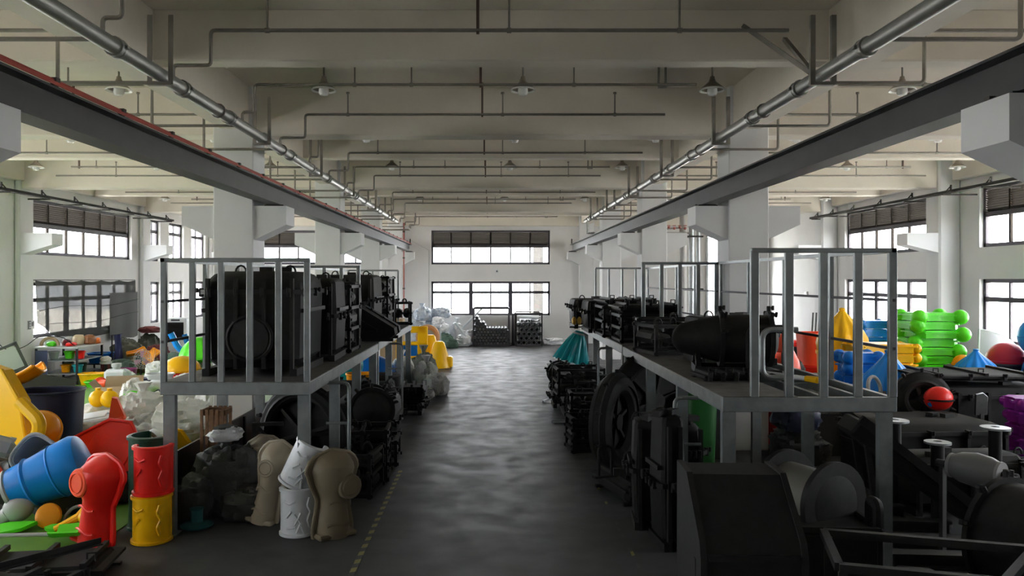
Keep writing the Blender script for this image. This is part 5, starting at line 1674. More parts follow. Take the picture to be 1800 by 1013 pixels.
MB().tube([(.36 * math.cos(a), 0, .45 + .36 * math.sin(a)) for a in [2 * math.pi * i / 28 for i in range(28)]], .10, 10, closed=True).build('ring', mat('pale_orange', (.72, .36, .16), .4), t)
MB().cyl((0, 0, .45), .30, .05, 28, 'y').build('disc', P_LGREY, t)
one(MB().box((0, 0, .17), (.8, .6, .34), bev=.02).box((0, 0, .345), (.84, .64, .02)), 'pallet_box', 'brown carton block under the orange ring', 'carton', CARD, (-2.38, 29.1, 0))
t = thing('clear_bin', 'clear plastic bin standing behind the orange ring', 'bin', (-2.5, 31.5, .14))
for (c, s) in (((0, -.4, .475), (0.85, .03, .95)), ((0, .4, .475), (0.85, .03, .95)), ((-.425, 0, .475), (.03, .8, .95)), ((.425, 0, .475), (.03, .8, .95)), ((0, 0, .02), (.85, .8, .03))):
    MB().box(c, s, bev=.008).build('side_panel', mat('cloudy_plastic', (.45, .46, .46), .25), t)
MB().tube([(-.44, -.42, .95), (.44, -.42, .95), (.44, .42, .95), (-.44, .42, .95)], .03, 6, closed=True).build('rim', P_WHITE, t)
for x in (-.25, .25):
    MB().box((x, -.43, .78), (.1, .03, .06)).build('latch', P_WHITE, t, sharp=None)
one(MB().box((0, 0, .06), (1.0, 1.0, .08), bev=.01).box((0, 0, .12), (1.1, 1.1, .03)), 'pallet', 'low brown pallet under the clear bin', 'pallet', WOOD, (-2.5, 31.5, 0))
one(MB().box((0, 0, .8), (.8, .7, 1.6), bev=.02).box((0, 0, 1.61), (.84, .74, .02)), 'pallet_box', 'tall brown carton between the far left rack and yellow panel', 'carton', CARD, (-3.5, 27.4, 0))
for i in range(4):
    one(MB().box((0, 0, .9), (.05, .05, 1.8)).box((0, 0, .02), (.14, .14, .04)), 'wooden_stake', 'thin wooden stake standing behind the far left rack, %s from the left' % ORD[i], 'stake', WOOD if i % 2 else P_AMB, (-4.0 + i * .14, 31.0, 0), sharp=None)

# back wall, left: film bags
BG = [(-3.4, 34.6, 0, 1.3, .9, 1.3, C_BLUE, 'blue and white film bag at the bottom left of the heap'), (-2.6, 35.4, 0, 1.2, 1.0, 1.4, C_BLUE, 'pale blue film bag in the middle of the heap'), (-3.1, 35.0, 1.15, 1.2, .9, .7, C_BLUE, 'topmost blue film bag with torn peaks'),
      (-2.3, 35.3, 1.25, 1.1, .8, .55, C_BLUE, 'upper right blue film bag under the window'), (-3.75, 35.4, 1.2, .9, .7, .55, C_CLEAR, 'upper left clear film bag by the column'), (-1.62, 35.75, 0, .85, .7, 1.1, C_CLEAR, 'white film bag with a sharp peak'), (-1.25, 34.9, 0, .9, .8, .62, C_CLEAR, 'white film bag low in front of the peaked bag'),
      (-2.0, 34.2, 0, .9, .7, .7, C_GREEN, 'grey green bag at the foot of the heap'), (-1.75, 33.9, 0, .7, .6, .45, C_GREEN, 'small grey green bag nearest the aisle'), (-2.2, 34.4, .66, .9, .6, .45, C_CLEAR, 'clear film bag lying on the grey green bag'), (-.95, 35.5, 0, .7, .6, .8, C_CLEAR, 'clear film bag beside the left pipe cage'), (-2.35, 34.3, 1.0, .6, .6, .4, C_CLEAR, 'small clear film bag high in the heap')]
for i, (x, y, z, w, d, h, m, lb) in enumerate(BG):
    w, d = w * .82, d * .82
    sack(lb, (x, y, z), (w, d, h), m, 171 + i, i * .8, i in (2, 5, 6), 'film_bag', 'bag', 'film bags heaped at the back wall', .24)
one(MB().tube([(0, 0, 0), (.95, 0, .95)], .045, 10).cyl((0, 0, 0), .06, .05, 10), 'metal_tube', 'pale tube leaning up to the right against the left pipe cage', 'tube', M_WHITEP, (-1.35, 35.0, .75), (0, 0, 0))
one(MB().tube([(0, 0, 0), (.75, 0, -.95)], .045, 10).cyl((0, 0, 0), .06, .05, 10), 'metal_tube', 'pale tube leaning down to the left pipe cage', 'tube', M_WHITEP, (-1.6, 34.7, 1.05), (0, 0, 0))
sack('white film scraps on the floor at the right of the back wall', (2.95, 35.6, 0), (1.0, .6, .32), C_CLEAR, 191, .2, False, 'film_bag', 'bag', None, .4)
sack('small pinkish film scrap by the teal bundle, far wall', (3.6, 35.7, 0), (.6, .5, .3), C_CLEAR, 192, .2, False, 'film_bag', 'bag', None, .4)


# pipe cages at the back wall
def cage(label, x, y, w, d, h, low):
    t = thing('pipe_cage', label, 'cage', (x, y, 0))
    for sx in (-1, 1):
        for sy in (-1, 1):
            MB().box((sx * w / 2, sy * d / 2, h / 2), (.06, .06, h)).build('post', M_FRAME if low else M_IRON, t, sharp=None)
        MB().box((sx * w / 2, 0, .05), (.06, d, .06)).build('base_bar', M_FRAME, t, sharp=None)
        MB().tube([(sx * w / 2, -d / 2, h), (sx * w / 2, d / 2, h)], .03, 8).build('top_bar', M_IRON, t)
    for sy in (-1, 1):
        MB().box((0, sy * d / 2, .05), (w, .06, .06)).build('base_bar', M_FRAME, t, sharp=None)
        MB().tube([(-w / 2, sy * d / 2, h), (w / 2, sy * d / 2, h)], .03, 8).build('top_bar', M_IRON, t)
    MB().box((0, 0, .03), (w, d, .03)).build('floor_plate', M_IRON, t, sharp=None)
    for sx in (-1, 1):
        for sy in (-1, 1):
            MB().cyl((sx * w * .47, sy * d * .45, .035), .035, .04, 10, 'x').build('caster', M_BLACK, t)


cage('left of two pipe cages at the back wall, with a tall hoop rail', .02, 35.55, 1.62, 1.5, 1.70, True)
cage('right of two pipe cages at the back wall, packed with dark pipes', 1.72, 35.55, 1.16, 1.5, 1.48, False)
M_PVC = mat('dark_grey_pipe', (.055, .058, .06), .45, var=.2, scale=4)
M_PVCE = mat('pale_pipe_side', (.6, .62, .64), .4)
R_ = .112
hp = MB().lathe([(R_ * .62, -.7), (R_, -.7), (R_, .7), (R_ * .62, .7), (R_ * .62, -.7)], 18, axis='y').mesh('pipe_tube', M_PVC)
n = 0
for row in range(5):
    cols = 5 if row % 2 == 0 else 4
    if row == 4:
        cols = 5
    for c in range(cols):
        x = 1.72 - .46 + c * .23 + (.115 if row % 2 else 0)
        z = .05 + R_ + row * .197
        o = place('plastic_pipe', hp, None, (x, 35.5, z))
        tag(o, 'dark hollow pipe in the right cage, %s row from the bottom, %s from the left' % (ORD[row], ORD[c]), 'pipe', 'dark pipes stacked in the right cage')
sp = MB().lathe([(.001, -.68), (.066, -.68), (.072, -.67), (.072, .67), (.066, .68), (.001, .68)], 12, axis='y').mesh('pipe_tube', M_PVC)
for row in range(10):
    for c in range(11):
        lim = 5 + (0 if c > 5 else (5 - c) * .9)
        if row > lim:
            continue
        x = .02 - .73 + c * .146 + (.0 if row % 2 else 0)
        if row % 2 and c == 10:
            continue
        o = place('plastic_pipe', sp, None, (x + (.073 if row % 2 else 0), 35.5, .05 + .074 + row * .128))
        tag(o, 'dark solid-ended pipe in the left cage, %s row from the bottom, %s from the left' % (ORD[row], ORD[c]), 'pipe', 'dark pipes heaped in the left cage')
wp = MB().lathe([(.05, -.6), (.075, -.6), (.075, .6), (.05, .6), (.05, -.6)], 14, axis='y').mesh('pipe_tube', M_PVCE)
for i, (x, z, a) in enumerate(((1.40, 1.13, 0), (1.58, 1.13, .05), (1.76, 1.13, -.05), (1.9, 1.13, .5), (1.75, 1.27, .95))):
    o = place('plastic_pipe', wp, None, (x, 35.5, z), (0, 0, a))
    tag(o, 'pale pipe lying on top of the right pipe cage load, %s from the left' % ORD[i] if i < 4 else 'pale pipe lying askew over the other pale pipes, right cage', 'pipe', 'pale pipes on the right cage')
one(MB().box((0, 0, .72), (.1, .1, 1.45), bev=.01).box((0, 0, .02), (.24, .24, .04)), 'steel_post', 'black post standing between the two pipe cages', 'post', M_FRAME, (1.0, 35.2, 0))
# security camera and conduit on the back wall
t = thing('security_camera', 'small white security camera between the back windows', 'camera', (.28, YB, 3.45))
MB().cyl((0, -.05, 0), .05, .1, 14, 'y').build('mount', M_WHITEP, t)
MB().lathe([(.001, -.18), (.06, -.16), (.07, -.08), (.05, -.02)], 16, (0, -.06, -.05), 'y').build('housing', M_WHITEP, t)
MB().cyl((0, -.245, -.05), .035, .02, 12, 'y').build('lens', M_BLACK, t)
one(MB().tube([(0, 0, 0), (0, 0, 3.1)], .015, 6).tube([(0, 0, 3.1), (-.9, 0, 4.5 - .9)], .01, 6), 'wall_conduit', 'thin conduit on the back wall left of the window', 'conduit', P_LGREY, (-2.95, YB - .02, 1.3))
t = thing('light_switch', 'small grey box on the bright right wall', 'switch', (XR, 31.7, 2.45))
MB().box((-.03, 0, 0), (.06, .3, .14), bev=.01).build('box', P_LGREY, t)
MB().box((-.065, 0, 0), (.01, .2, .07)).build('cover', P_GREY, t, sharp=None)

# ------------------------------------------------------------------ right aisle edge, under the right racks
box_mold('tall black mould standing at the right aisle edge', (2.0, 8.75, 0), (.36, .55, 1.48), math.radians(6), .06, .45, 2, 1, 201)
box_mold('tall narrow black mould just behind the tall one, right aisle edge', (1.9, 9.45, 0), (.42, .5, 1.3), math.radians(-6), .06, .5, 2, 1, 203)
one(MB().box((0, 0, 0), (.22, .05, .09)).box((.07, -.03, 0), (.05, .02, .06)), 'mould_handle_bar', 'short dark bar sticking into the aisle from the tall mould', 'bar', M_IRON, (1.62, 9.5, .63), sharp=None)
flat_mold('long low black tray mould with hoop handles on the right aisle floor', (1.98, 10.75, .0), .75, 1.2, .34, math.radians(14), 205)
t = thing('hoop_rack', 'dark hoop frame standing in the tray mould, right aisle edge', 'hoop rack', (1.75, 10.6, .3), math.radians(20))
MB().tube(elbow([(-.3, 0, 0), (-.3, 0, .42), (-.1, 0, .42), (-.1, 0, 0)], .08), .022, 8).build('hoop', M_IRON, t)
MB().tube(elbow([(.1, 0, 0), (.1, 0, .3), (.32, 0, .3), (.32, 0, 0)], .08), .022, 8).build('hoop', M_IRON, t)
MB().box((0, 0, .015), (.75, .1, .03)).build('base_bar', M_IRON, t, sharp=None)
ring_mold('large black ring mould facing the aisle under the near right rack', (1.95, 12.1, .0), .60, .17, (0, 0, math.radians(58)), 6)
ring_mold('second large black ring mould behind the first, right side', (2.75, 12.9, .1), .72, .15, (0, 0, math.radians(20)), 6)
box_mold('dark rounded mould under the near right rack deck', (2.6, 10.6, 0), (.5, .9, 1.1), .1, .2, .6, 2, 1, 207)
frame_mold('rusty stack of small mould frames by the right aisle', (1.62, 13.6, 0), .55, .7, .62, .1, 209, levels=4)
frame_mold('black carrier on top of the rusty mould stack, right aisle', (1.72, 14.3, 0), .6, .7, .95, 0, 211, levels=4)
frame_mold('black mould stack with a drum end, right aisle edge', (1.95, 17.2, .45), 1.1, 1.0, .62, .05, 213, levels=3)
box_mold('black base mould under the drum-end stack, right aisle edge', (2.0, 17.3, 0), (.9, .9, .44), 0, .05, .5, 2, 0, 215)
drum_mold('short black drum mould end facing the aisle, right side', (1.62, 18.2, .42), .24, .5, 0, rings=2)
box_mold('low black mould block under the short drum, right side', (1.75, 18.35, 0), (.7, .7, .42), 0, .05, .5, 2, 0, 216)
flat_mold('flat black plate mould on top at the far right aisle edge', (2.1, 20.2, .62), 1.2, .9, .2, 0, 217)
box_mold('black block mould under the far plate mould, right aisle edge', (2.15, 20.2, 0), (1.0, .85, .61), 0, .05, .5, 3, 0, 219)
one(MB().box((0, 0, .006), (.45, 1.3, .012)).box((-.2, 0, .03), (.03, 1.3, .05)), 'steel_plate', 'thin steel plate with a folded edge lying on the right aisle floor', 'plate', M_GALV, (1.72, 19.3, 0), math.radians(-24), sharp=None)
one(MB().box((0, 0, .01), (.6, .25, .02)).bar((-.3, .05, .03), (.3, -.06, .03), .03), 'steel_scrap', 'small steel scrap lying in the right aisle', 'scrap', M_GALV, (1.6, 16.2, 0), .1, sharp=None)
# teal folded roof cloths
t = thing('teal_bundle', 'teal folded fan-like bundle on the far right plate mould', 'bundle', (2.08, 20.1, .83), (0, math.radians(16), 0))
MB().lathe([(.40, 0), (.43, .04), (.36, .3), (.24, .62), (.14, .80), (.10, .86), (.001, .87)], 84, flute=lambda a, z: .16 * math.cos(a * 14) * max(0, 1 - z / .95)).build('folds', P_TEAL, t)
MB().lathe([(.13, .74), (.17, .78), (.13, .82)], 16).build('tie_band', P_WHITE, t)
MB().lathe([(.38, -.01), (.47, .0), (.47, .03), (.40, .05)], 28).build('hem', P_WHITE, t)
dome('red part under the second right rack deck', (3.3, 15.6, .9), .35, P_RED, 'plastic_dome', (1, 1, .8))
tub('dark tub under the red part, second right rack', (3.3, 15.6, 0), .9, .8, .88, P_DGREY, 0, .9)
tub('dark green bin under the near right rack', (3.12, 11.6, 0), .5, .5, 1.3, mat('deep_green', (.010, .10, .014), .4), .1, .85, 'plastic_bin', 'bin')
t = thing('amber_parts_crate', 'crate of amber castings under the near right rack', 'crate', (3.55, 13.2, .0))
MB().box((0, 0, .55), (.8, .7, 1.1), bev=.02).build('crate_body', P_DGREY, t)
for i in range(4):
    MB().lathe([(.05, 0), (.09, .04), (.08, .2), (.03, .26), (.001, .27)], 12, (-.27 + i * .18, -.1, 1.1)).build('casting', mat('amber_metal', (.55, .33, .05), .35, .4), t)
for i in range(7):
    one(MB().tube([(0, -.5 - .05 * (i % 3), 0), (.1 * (i % 2), .5, 0)], .022, 8).cyl((0, -.5 - .05 * (i % 3), 0), .03, .03, 8, 'y'), 'steel_rod', 'dark steel rod on the floor behind the near right rack, %s from the left' % ORD[i], 'rod', M_IRON, (3.0 + i * .28, 12.4 - .12 * i, .03), math.radians(60 - 4 * i), 'steel rods on the floor')
flat_mold('low black mould frame on the floor behind the near right rack', (4.3, 11.6, 0), 1.5, .5, .16, math.radians(-10), 221)
# ------------------------------------------------------------------ right foreground machinery
t = thing('hopper_bin', 'large dark bin with a sloping front, nearest the camera on the right', 'bin', (2.10, 6.55, 0), math.radians(-3))
w, d, h = .80, .95, 1.33
out = [(-d / 2, 0), (d / 2, 0), (d / 2, h), (d / 2 - .42, h), (-d / 2 + .05, h - .42), (-d / 2, h - .55)]
MB().prism([(p[0], p[1]) for p in out], w, 'yz').build('bin_body', M_BLACK, t)
for s in (-1, 1):
    MB().prism([(p[0] * 1.05, p[1] * 1.01 + .004) for p in out], .05, 'yz', (s * (w / 2 - .005), 0, 0)).build('side_flange', M_BLACK2, t)
    MB().bar((s * w * .5, -d * .3, .1), (s * w * .5, -d * .3, h - .6), .05).build('side_rib', M_BLACK2, t, sharp=None)
MB().box((0, -d / 2 - .01, .8), (w * .9, .03, .05)).build('front_bar', M_IRON, t, sharp=None)
MB().box((.18, -d / 2 - .03, .62), (.1, .04, .05), (0, .5, 0)).build('latch', M_GALV, t, sharp=None)
t = thing('cable_spool', 'pale cored spool with two dark round flanges, right foreground', 'spool', (3.22, 7.80, .44), math.radians(24))
R = .37
MB().cyl((0, 0, R), R * .78, .62, 36, 'y').build('core', mat('spool_core', (.13, .125, .105), .6), t)
for s in (-1, 1):
    MB().lathe([(R * .76, s * .31 - .03), (R + .04, s * .31 - .03), (R + .04, s * .31 + .03), (R * .76, s * .31 + .03)], 40, (0, 0, R), 'y').build('flange', M_BLACK2, t)
MB().lathe([(.001, -.345), (R * .7, -.345), (R * .8, -.335)], 40, (0, 0, R), 'y').build('end_disc', M_BLACK2, t)
t = thing('mould_trough', 'black trough under the pale cored spool, right foreground', 'mould', (3.1, 7.45, 0), math.radians(-4))
MB().box((0, 0, .38), (1.0, .75, .6), bev=.04).build('trough_body', M_BLACK, t)
MB().box((0, -.36, .70), (.98, .05, .05)).box((0, .36, .70), (.98, .05, .05)).build('top_bar', M_BLACK2, t, sharp=None)
for s in (-1, 1):
    MB().box((s * .5, 0, .36), (.07, .72, .72), bev=.02).build('end_plate', M_BLACK2, t)
    MB().tube(elbow([(s * .5, -.3, .7), (s * .5, -.3, .92), (s * .5, -.12, .92), (s * .5, -.12, .7)], .06), .05, 8).build('corner_hoop', M_IRON, t)
    MB().box((s * .4, 0, .04), (.1, .7, .08)).build('skid', M_IRON, t, sharp=None)
t = thing('open_carrier', 'dark open steel frame in the bottom right corner', 'mould', (3.35, 5.75, 0), math.radians(-16))
for (a, b) in (((-.75, -.4, .92), (.75, -.4, .92)), ((-.75, .4, .92), (.75, .4, .92)), ((-.75, -.4, .92), (-.75, .4, .92)), ((.75, -.4, .92), (.75, .4, .92)), ((.3, -.4, .92), (.75, .4, .92))):
    MB().bar(a, b, .06).build('frame_bar', M_IRON, t, sharp=None)
for x in (-.72, .72):
    for y in (-.37, .37):
        MB().box((x, y, .45), (.06, .06, .9)).build('leg', M_IRON, t, sharp=None)
MB().box((0, 0, .3), (1.4, .7, .06)).build('lower_deck', M_BLACK, t, sharp=None)
one(MB().lathe([(.001, -.28), (.2, -.26), (.26, -.1), (.26, .1), (.2, .26), (.001, .28)], 24, axis='x'), 'rounded_mould', 'dark oval mould lying in the bottom right steel frame', 'mould', M_BLACK2, (3.15, 5.7, .60), (0, 0, -.25))
drum_mold('big black drum mould at the right edge of the picture', (5.0, 6.6, .0), .5, 1.2, math.radians(20), rings=3, dome=.2)
t = thing('roller', 'barrel-shaped grey roller on a dark stand beyond the big drum mould', 'roller', (5.1, 8.1, 1.0), math.radians(-58))
MB().lathe([(.001, -.23), (.12, -.23), (.16, -.14), (.18, 0), (.16, .14), (.12, .23), (.001, .23)], 28, axis='x').build('drum', mat('roller_grey', (.17, .17, .17), .45), t)
MB().box((-.34, 0, -.5), (.04, .08, 1.0)).box((.34, 0, -.5), (.04, .08, 1.0)).box((0, 0, -.98), (.76, .3, .03)).build('stand', M_IRON, t, sharp=None)
MB().cyl((0, 0, 0), .04, .8, 10, 'x').build('shaft', M_IRON, t)
for s in (-1, 1):
    MB().cyl((s * .24, 0, 0), .13, .03, 28, 'x').build('end_ring', P_GREY, t)
t = thing('chute_mould', 'long black chute mould leaning down to the floor behind the rack leg', 'mould', (5.0, 9.35, 0), (0, 0, math.radians(-6)))
q = MB()
q.M = Matrix.Translation((.05, 0, .72)) @ Matrix.Rotation(math.radians(38), 4, 'Y')
q.box((0, 0, 0), (1.75, .55, .22), bev=.03).box((0, -.3, .1), (1.8, .05, .1)).box((0, .3, .1), (1.8, .05, .1))
q.build('chute_body', M_BLACK, t)
MB().bar((-.5, -.2, 1.1), (-.35, -.2, 0), .06).bar((-.5, .2, 1.1), (-.35, .2, 0), .06).build('prop', M_IRON, t, sharp=None)
q = MB()
q.M = Matrix.Translation((-.1, 0, 1.02)) @ Matrix.Rotation(math.radians(38), 4, 'Y')
q.box((0, 0, 0), (.55, .3, .03))
q.build('top_plate', M_GALV, t, sharp=None)
for i, (x, y, z, r_) in enumerate(((5.35, 10.2, 1.12, .17), (5.45, 9.4, 1.0, .15), (6.35, 9.7, 1.12, .17), (6.7, 9.0, .82, .18))):
    t = thing('flanged_shaft', 'pale flanged disc on a dark shaft, %s' % ['left behind the rack leg', 'lower one behind the rack leg', 'right of the rack leg', 'rightmost by the grey roller'][i], 'shaft', (x, y, 0))
    MB().cyl((0, 0, z / 2), .075, z, 16).build('shaft', M_BLACK2, t)
    MB().lathe([(.05, z), (r_, z), (r_, z + .025), (.05, z + .03), (.05, z)], 26).build('flange_disc', M_GALV, t)
    MB().cyl((0, 0, .03), .16, .06, 18).build('foot', M_IRON, t)
box_mold('broad black mould with a flat rim below the red ball, right bay', (6.3, 11.3, 0), (1.9, 1.3, .98), math.radians(4), .12, .86, 4, 0, 233)
box_mold('low black mould between the flanged shafts, right bay', (6.1, 10.1, 0), (1.6, .6, .75), math.radians(4), .08, .8, 3, 0, 235)
box_mold('large black open mould box at the right edge, in front of the blue dome', (8.0, 13.0, 0), (2.1, 1.4, 1.28), math.radians(-3), .08, .86, 5, 0, 237)
flat_mold('flat black mould plate on the large mould box, right bay', (8.0, 13.0, 1.36), 2.0, 1.3, .12, math.radians(-3), 239)
ring_mold('black tyre-like ring mould beside the red ball, right bay', (6.95, 12.45, .62), .32, .13, (math.radians(0), 0, math.radians(-10)), 4)
one(MB().box((0, 0, .3), (.9, .6, .58), bev=.03).box((0, 0, .6), (.94, .64, .03)), 'pallet_box', 'dark box under the tyre-like ring mould', 'box', P_DGREY, (6.95, 12.55, 0))
t = thing('split_ball', 'red split ball with a dark seam and blue side, right bay', 'ball', (7.0, 12.05, .96), math.radians(10))
MB().ball((0, 0, .18), .225, 24, 14, (1, .8, .84)).build('ball_shell', P_RED, t)
MB().lathe([(.205, .155), (.222, .16), (.222, .18), (.205, .185)], 26).build('seam_band', M_BLACK, t)
MB().ball((-.14, -.02, .17), .11, 14, 10, (.7, .8, 1.1)).build('side_cap', P_SKY, t)
one(MB().box((0, 0, .45), (.5, .4, .9), bev=.03).box((0, 0, .9), (.54, .44, .03)), 'pallet_box', 'dark block under the red split ball', 'box', P_DGREY, (6.95, 12.0, 0))
t = thing('shield_plate', 'small dark upright plate with a bright edge, right bay', 'plate', (7.25, 11.4, 1.0), .2)
MB().prism([(-.1, 0), (.1, 0), (.11, .26), (.03, .32), (-.09, .3)], .03, 'xz').build('plate', M_BLACK2, t)
MB().tube([(-.09, 0, .3), (.03, 0, .32), (.11, 0, .26), (.1, 0, 0)], .012, 6).build('bright_edge', M_GALV, t)
MB().box((0, 0, -.48), (.06, .06, 1.0)).box((0, 0, -.99), (.3, .3, .02)).build('pedestal', M_IRON, t, sharp=None)
tile_stack(5, (8.15, 11.5, .28), .75, .6, .19, P_PUR, ['purple moulded frame, %s from the bottom of the purple stack' % ORD[i] for i in range(5)], 'purple frames stacked at the right edge', 241, .08)
one(MB().box((0, 0, .14), (.8, .6, .27), bev=.02).box((0, 0, .275), (.7, .5, .01)), 'pallet_box', 'dark box under the purple stack', 'box', P_DGREY, (8.15, 11.5, 0))
frame_mold('black rack of rods in front of the purple stack', (7.35, 10.6, 0), 1.3, .5, .62, 0, 243, levels=3, fill=False)

# ------------------------------------------------------------------ right bay: plastics against the windows
tile_stack(12, (9.80, 17.2, 0), 1.1, .95, .188, P_GRN, ['bright green moulded frame, %s from the bottom of the tall green stack' % ORD[i] for i in range(12)], 'green frames in the tall stack', 251, .165, jitter=.06)
tile_stack(9, (7.85, 15.6, 0), 1.3, .8, .19, P_YEL, ['yellow moulded frame, %s from the bottom of the yellow stack' % ORD[i] for i in range(9)], 'yellow frames stacked by the green ones', 253, .10)
tile_stack(8, (7.05, 14.8, 0), .75, .6, .20, P_BLU, ['blue moulded frame, %s from the bottom of the low blue stack' % ORD[i] for i in range(8)], 'blue frames in the low stack', 255, .13)
tile_stack(10, (9.2, 18.8, 0), .85, .7, .20, P_BLU, ['blue moulded frame, %s from the bottom of the far blue stack' % ORD[i] for i in range(10)], 'blue frames in the far stack', 257, .12)
tub('tall yellow barrel under the yellow onion dome', (7.75, 17.0, 0), .95, .95, 1.36, P_AMB, 0, .92, 'plastic_barrel', 'barrel')
onion('yellow fluted onion dome cap on the yellow barrel', (7.75, 17.0, 1.40), .52, .98, P_YEL)
onion('large blue fluted onion dome cap in front of the yellow stack', (7.0, 13.55, .78), .50, 1.0, P_SKY, ribs=10)
tub('dark barrel under the large blue onion dome', (7.0, 13.55, 0), .9, .9, .75, P_DGREY, 0, .92, 'plastic_barrel', 'barrel')
onion('small blue fluted onion dome cap right of the green stack', (9.82, 15.6, .98), .40, .62, P_SKY, ribs=12)
tub('dark barrel under the small blue onion dome', (9.82, 15.6, 0), .8, .8, .94, P_DGREY, 0, .92, 'plastic_barrel', 'barrel')
dome('amber dome between the green stack and the small blue dome', (9.95, 16.25, 1.22), .2, P_AMB)
tub('dark tub under the amber dome', (9.95, 16.3, 0), .45, .4, 1.18, P_DGREY, 0, .92)
dome('crimson dome at the right edge', (10.85, 16.2, 1.28), .40, plastic('crimson', (.5, .02, .05)), 'plastic_dome', (1, 1, 1.0))
tub('dark tub under the crimson dome', (10.8, 16.2, 0), .9, .8, 1.24, P_DGREY, 0, .92)
for i, (x, y, z, r_, m, n_) in enumerate(((11.15, 15.6, 1.42, .42, P_SKY, 'upper'), (10.95, 15.2, .78, .40, P_BLU, 'lower'))):
    one(MB().ball((0, 0, r_), r_, 28, 18).lathe([(r_ * .98, r_ - .02), (r_ * 1.03, r_), (r_ * .98, r_ + .02)], 28), 'plastic_ball', '%s of two blue balls at the right edge' % n_, 'ball', m, (x, y, z))
one(MB().box((0, 0, .38), (.9, .8, .76), bev=.03).box((0, 0, .77), (.94, .84, .02)), 'pallet_box', 'dark box under the lower blue ball', 'box', P_DGREY, (10.95, 15.2, 0))
one(MB().box((0, 0, .7), (.7, .7, 1.38), bev=.03).box((0, 0, 1.4), (.74, .74, .02)), 'pallet_box', 'dark box under the upper blue ball', 'box', P_DGREY, (11.3, 15.95, 0))
t = thing('shell_panel', 'large grey shell panel leaning by the right windows', 'play panel', (11.95, 18.3, 1.04), (math.radians(-12), math.radians(14), math.radians(8)))
_g = [[(-.5 + 1.0 * j / 12, -.25 * math.cos((j / 12 - .5) * 2.4) * (1 - .3 * i / 8), .68 * i / 8 * (1 - .25 * (j / 12) ** 2)) for j in range(13)] for i in range(9)]
MB().sheet(_g, .03).build('shell', P_GREY, t)
MB().tube(_g[-1], .025, 8).build('rim', P_LGREY, t)
MB().tube([r_[0] for r_ in _g], .025, 8).build('rim', P_LGREY, t)
one(MB().box((0, 0, .5), (1.2, .9, 1.0), bev=.03).box((0, 0, 1.01), (1.24, .94, .03)), 'pallet_box', 'dark box under the grey shell panel', 'box', P_DGREY, (11.9, 18.4, 0))
frame_mold('dark slatted crate behind the green stack', (10.9, 18.9, 0), .6, .7, 1.9, 0, 261, levels=9, fill=False, name='slatted_rack')
tub('red pot standing left of the yellow onion dome', (7.9, 18.7, .95), .85, .85, .75, P_CORAL, 0, .9, 'plastic_pot', 'pot')
tub('dark red tub under the red pot', (7.9, 18.7, 0), 1.1, 1.0, .93, P_RED, 0, .92)
slab_part('flat red tray left of the red pot', (8.25, 20.9, 1.2), .8, .6, .14, P_RED, .1)
one(MB().box((0, 0, .6), (1.0, .8, 1.18), bev=.03).box((0, 0, 1.19), (1.04, .84, .02)), 'pallet_box', 'dark box under the flat red tray', 'box', P_DGREY, (8.25, 20.9, 0))
one(lump(MB(), .6, .5, .9, 271, .1).box((0, 0, .3), (.3, .3, .6)), 'woven_sack', 'pale sack behind the yellow onion dome, right bay', 'sack', C_WHITE, (9.0, 20.0, 1.2))
one(MB().box((0, 0, .6), (.9, .7, 1.18), bev=.03).box((0, 0, 1.19), (.94, .74, .02)), 'pallet_box', 'dark box under the pale sack, right bay', 'box', P_DGREY, (9.0, 20.0, 0))
# textured grey mound, coral buoys, navy bags
dome('grey pebble-textured mound behind the open joists', (5.75, 13.6, .75), .55, mat('pebble_grey', (.22, .22, .20), .7, var=.5, scale=26, bump=.8, bscale=30), 'textured_mound', (1, 1, 1.1))
tub('dark tub under the pebble-textured mound', (5.75, 13.6, 0), 1.1, 1.1, .72, P_DGREY, 0, .92)
for i, (x, y, z, s_, n_) in enumerate(((5.05, 13.3, 1.75, .15, 'small coral buoy head above the barrel mould'), (5.2, 13.6, 1.25, .27, 'large coral bell below the small buoy head'))):
    one(MB().lathe([(s_ * .9, 0), (s_, s_ * .3), (s_ * .85, s_ * 1.2), (s_ * .5, s_ * 1.9), (s_ * .2, s_ * 2.2), (.001, s_ * 2.25)], 22), 'plastic_bell', n_, 'plastic part', P_CORAL, (x, y, z))
one(MB().box((0, 0, .62), (.5, .5, 1.22), bev=.03).box((0, 0, 1.23), (.54, .54, .02)), 'pallet_box', 'dark red box under the large coral bell', 'box', P_RED, (5.2, 13.6, 0))
one(MB().tube([(0, 0, 0), (0, 0, 1.75)], .035, 10).cyl((0, 0, .02), .2, .04, 18), 'buoy_post', 'dark post holding the small coral buoy head', 'post', M_BLACK2, (5.05, 13.3, 0))
sack('shiny navy bag below the coral bell', (5.0, 12.6, .55), (.7, .6, .6), mat('navy_film', (.05, .055, .10), .3), 281, 0, False, 'film_bag', 'bag')
sack('dark grey bag under the shiny navy bag', (5.05, 12.7, 0), (.9, .8, .62), C_DARK, 282, 0, False, 'film_bag', 'bag')
one(lump(MB(), .7, .6, .5, 283, .1), 'film_bag', 'dark rounded bag beside the pebble-textured mound', 'bag', C_DARK, (5.3, 14.3, 1.1))
one(MB().box((0, 0, .55), (.8, .7, 1.1), bev=.03).box((0, 0, 1.11), (.84, .74, .02)), 'pallet_box', 'dark box under the rounded bag', 'box', P_DGREY, (5.3, 14.35, 0))
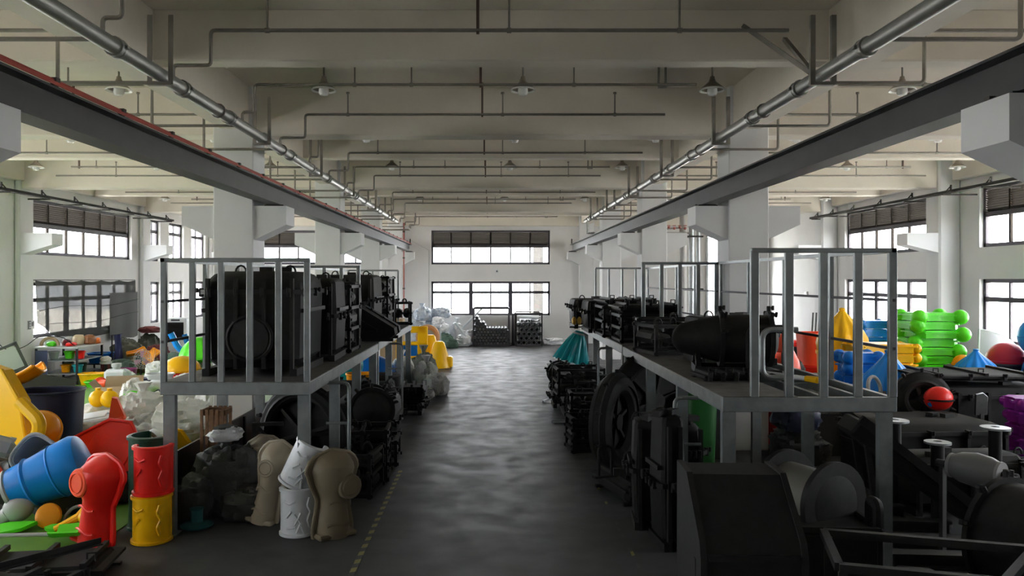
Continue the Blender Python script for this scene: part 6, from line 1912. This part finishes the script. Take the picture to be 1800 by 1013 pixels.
t = thing('grey_gate_panel', 'pale oval-holed panel leaning before the large blue onion dome', 'play panel', (6.35, 12.7, 1.0), (math.radians(-10), 0, math.radians(20)))
MB().tube([(.13 * math.cos(a), 0, .2 + .2 * math.sin(a)) for a in [2 * math.pi * i / 20 for i in range(20)]], .03, 8, closed=True).build('oval_rim', P_LGREY, t)
MB().box((0, 0, -.5), (.1, .06, 1.0), bev=.01).box((.12, 0, .05), (.2, .04, .2)).build('stem', P_GREY, t)
# yellow tipped tube on the deck joists, right rack
t = thing('tipped_tube', 'white tube with a yellow tip lying on the open joists', 'tube', (3.62, 9.05, ZD + .02), math.radians(-62))
MB().tube([(-.5, 0, .03), (.1, 0, .03)], .028, 10).build('tube', P_WHITE, t)
MB().tube([(.1, 0, .03), (.26, 0, .03), (.28, 0, .03)], [.036, .04, .02], 10).build('tip', P_YEL, t)
sack('dark lumpy bag behind the coral buoy, right bay', (6.0, 16.2, 0), (1.2, 1.0, 1.5), C_DARK, 285, 0, False, 'film_bag', 'bag')
for i in range(3):
    one(MB().box((0, 0, .9), (.05, .04, 1.8)).box((0, 0, .01), (.12, .12, .02)), 'steel_bar', 'thin steel bar standing by the far right wall column, %s from the left' % ORD[i], 'bar', M_IRON, (11.7 + i * .12, 28.2, 0), (0, math.radians(3), 0), sharp=None)

for i, (x, y, L_, a_) in enumerate(((4.9, 8.0, 1.5, -4), (4.85, 8.55, 1.6, -5), (4.7, 9.15, 1.4, -6), (4.55, 9.75, 1.3, -4))):
    t = thing('loose_girder', 'dark steel girder lying on the floor right of the near rack, %s from the camera' % ORD[i], 'girder', (x, y, 0), math.radians(a_), 'dark girders on the right floor')
    MB().box((0, 0, .012), (L_, .16, .024)).box((0, 0, .148), (L_, .16, .024)).build('flange', M_BLACK2, t, sharp=None)
    MB().box((0, 0, .08), (L_, .02, .12)).build('web', M_BLACK2, t, sharp=None)
    for s_ in (-1, 1):
        MB().box((s_ * L_ * .47, 0, .08), (.02, .15, .12)).build('end_plate', M_IRON, t, sharp=None)
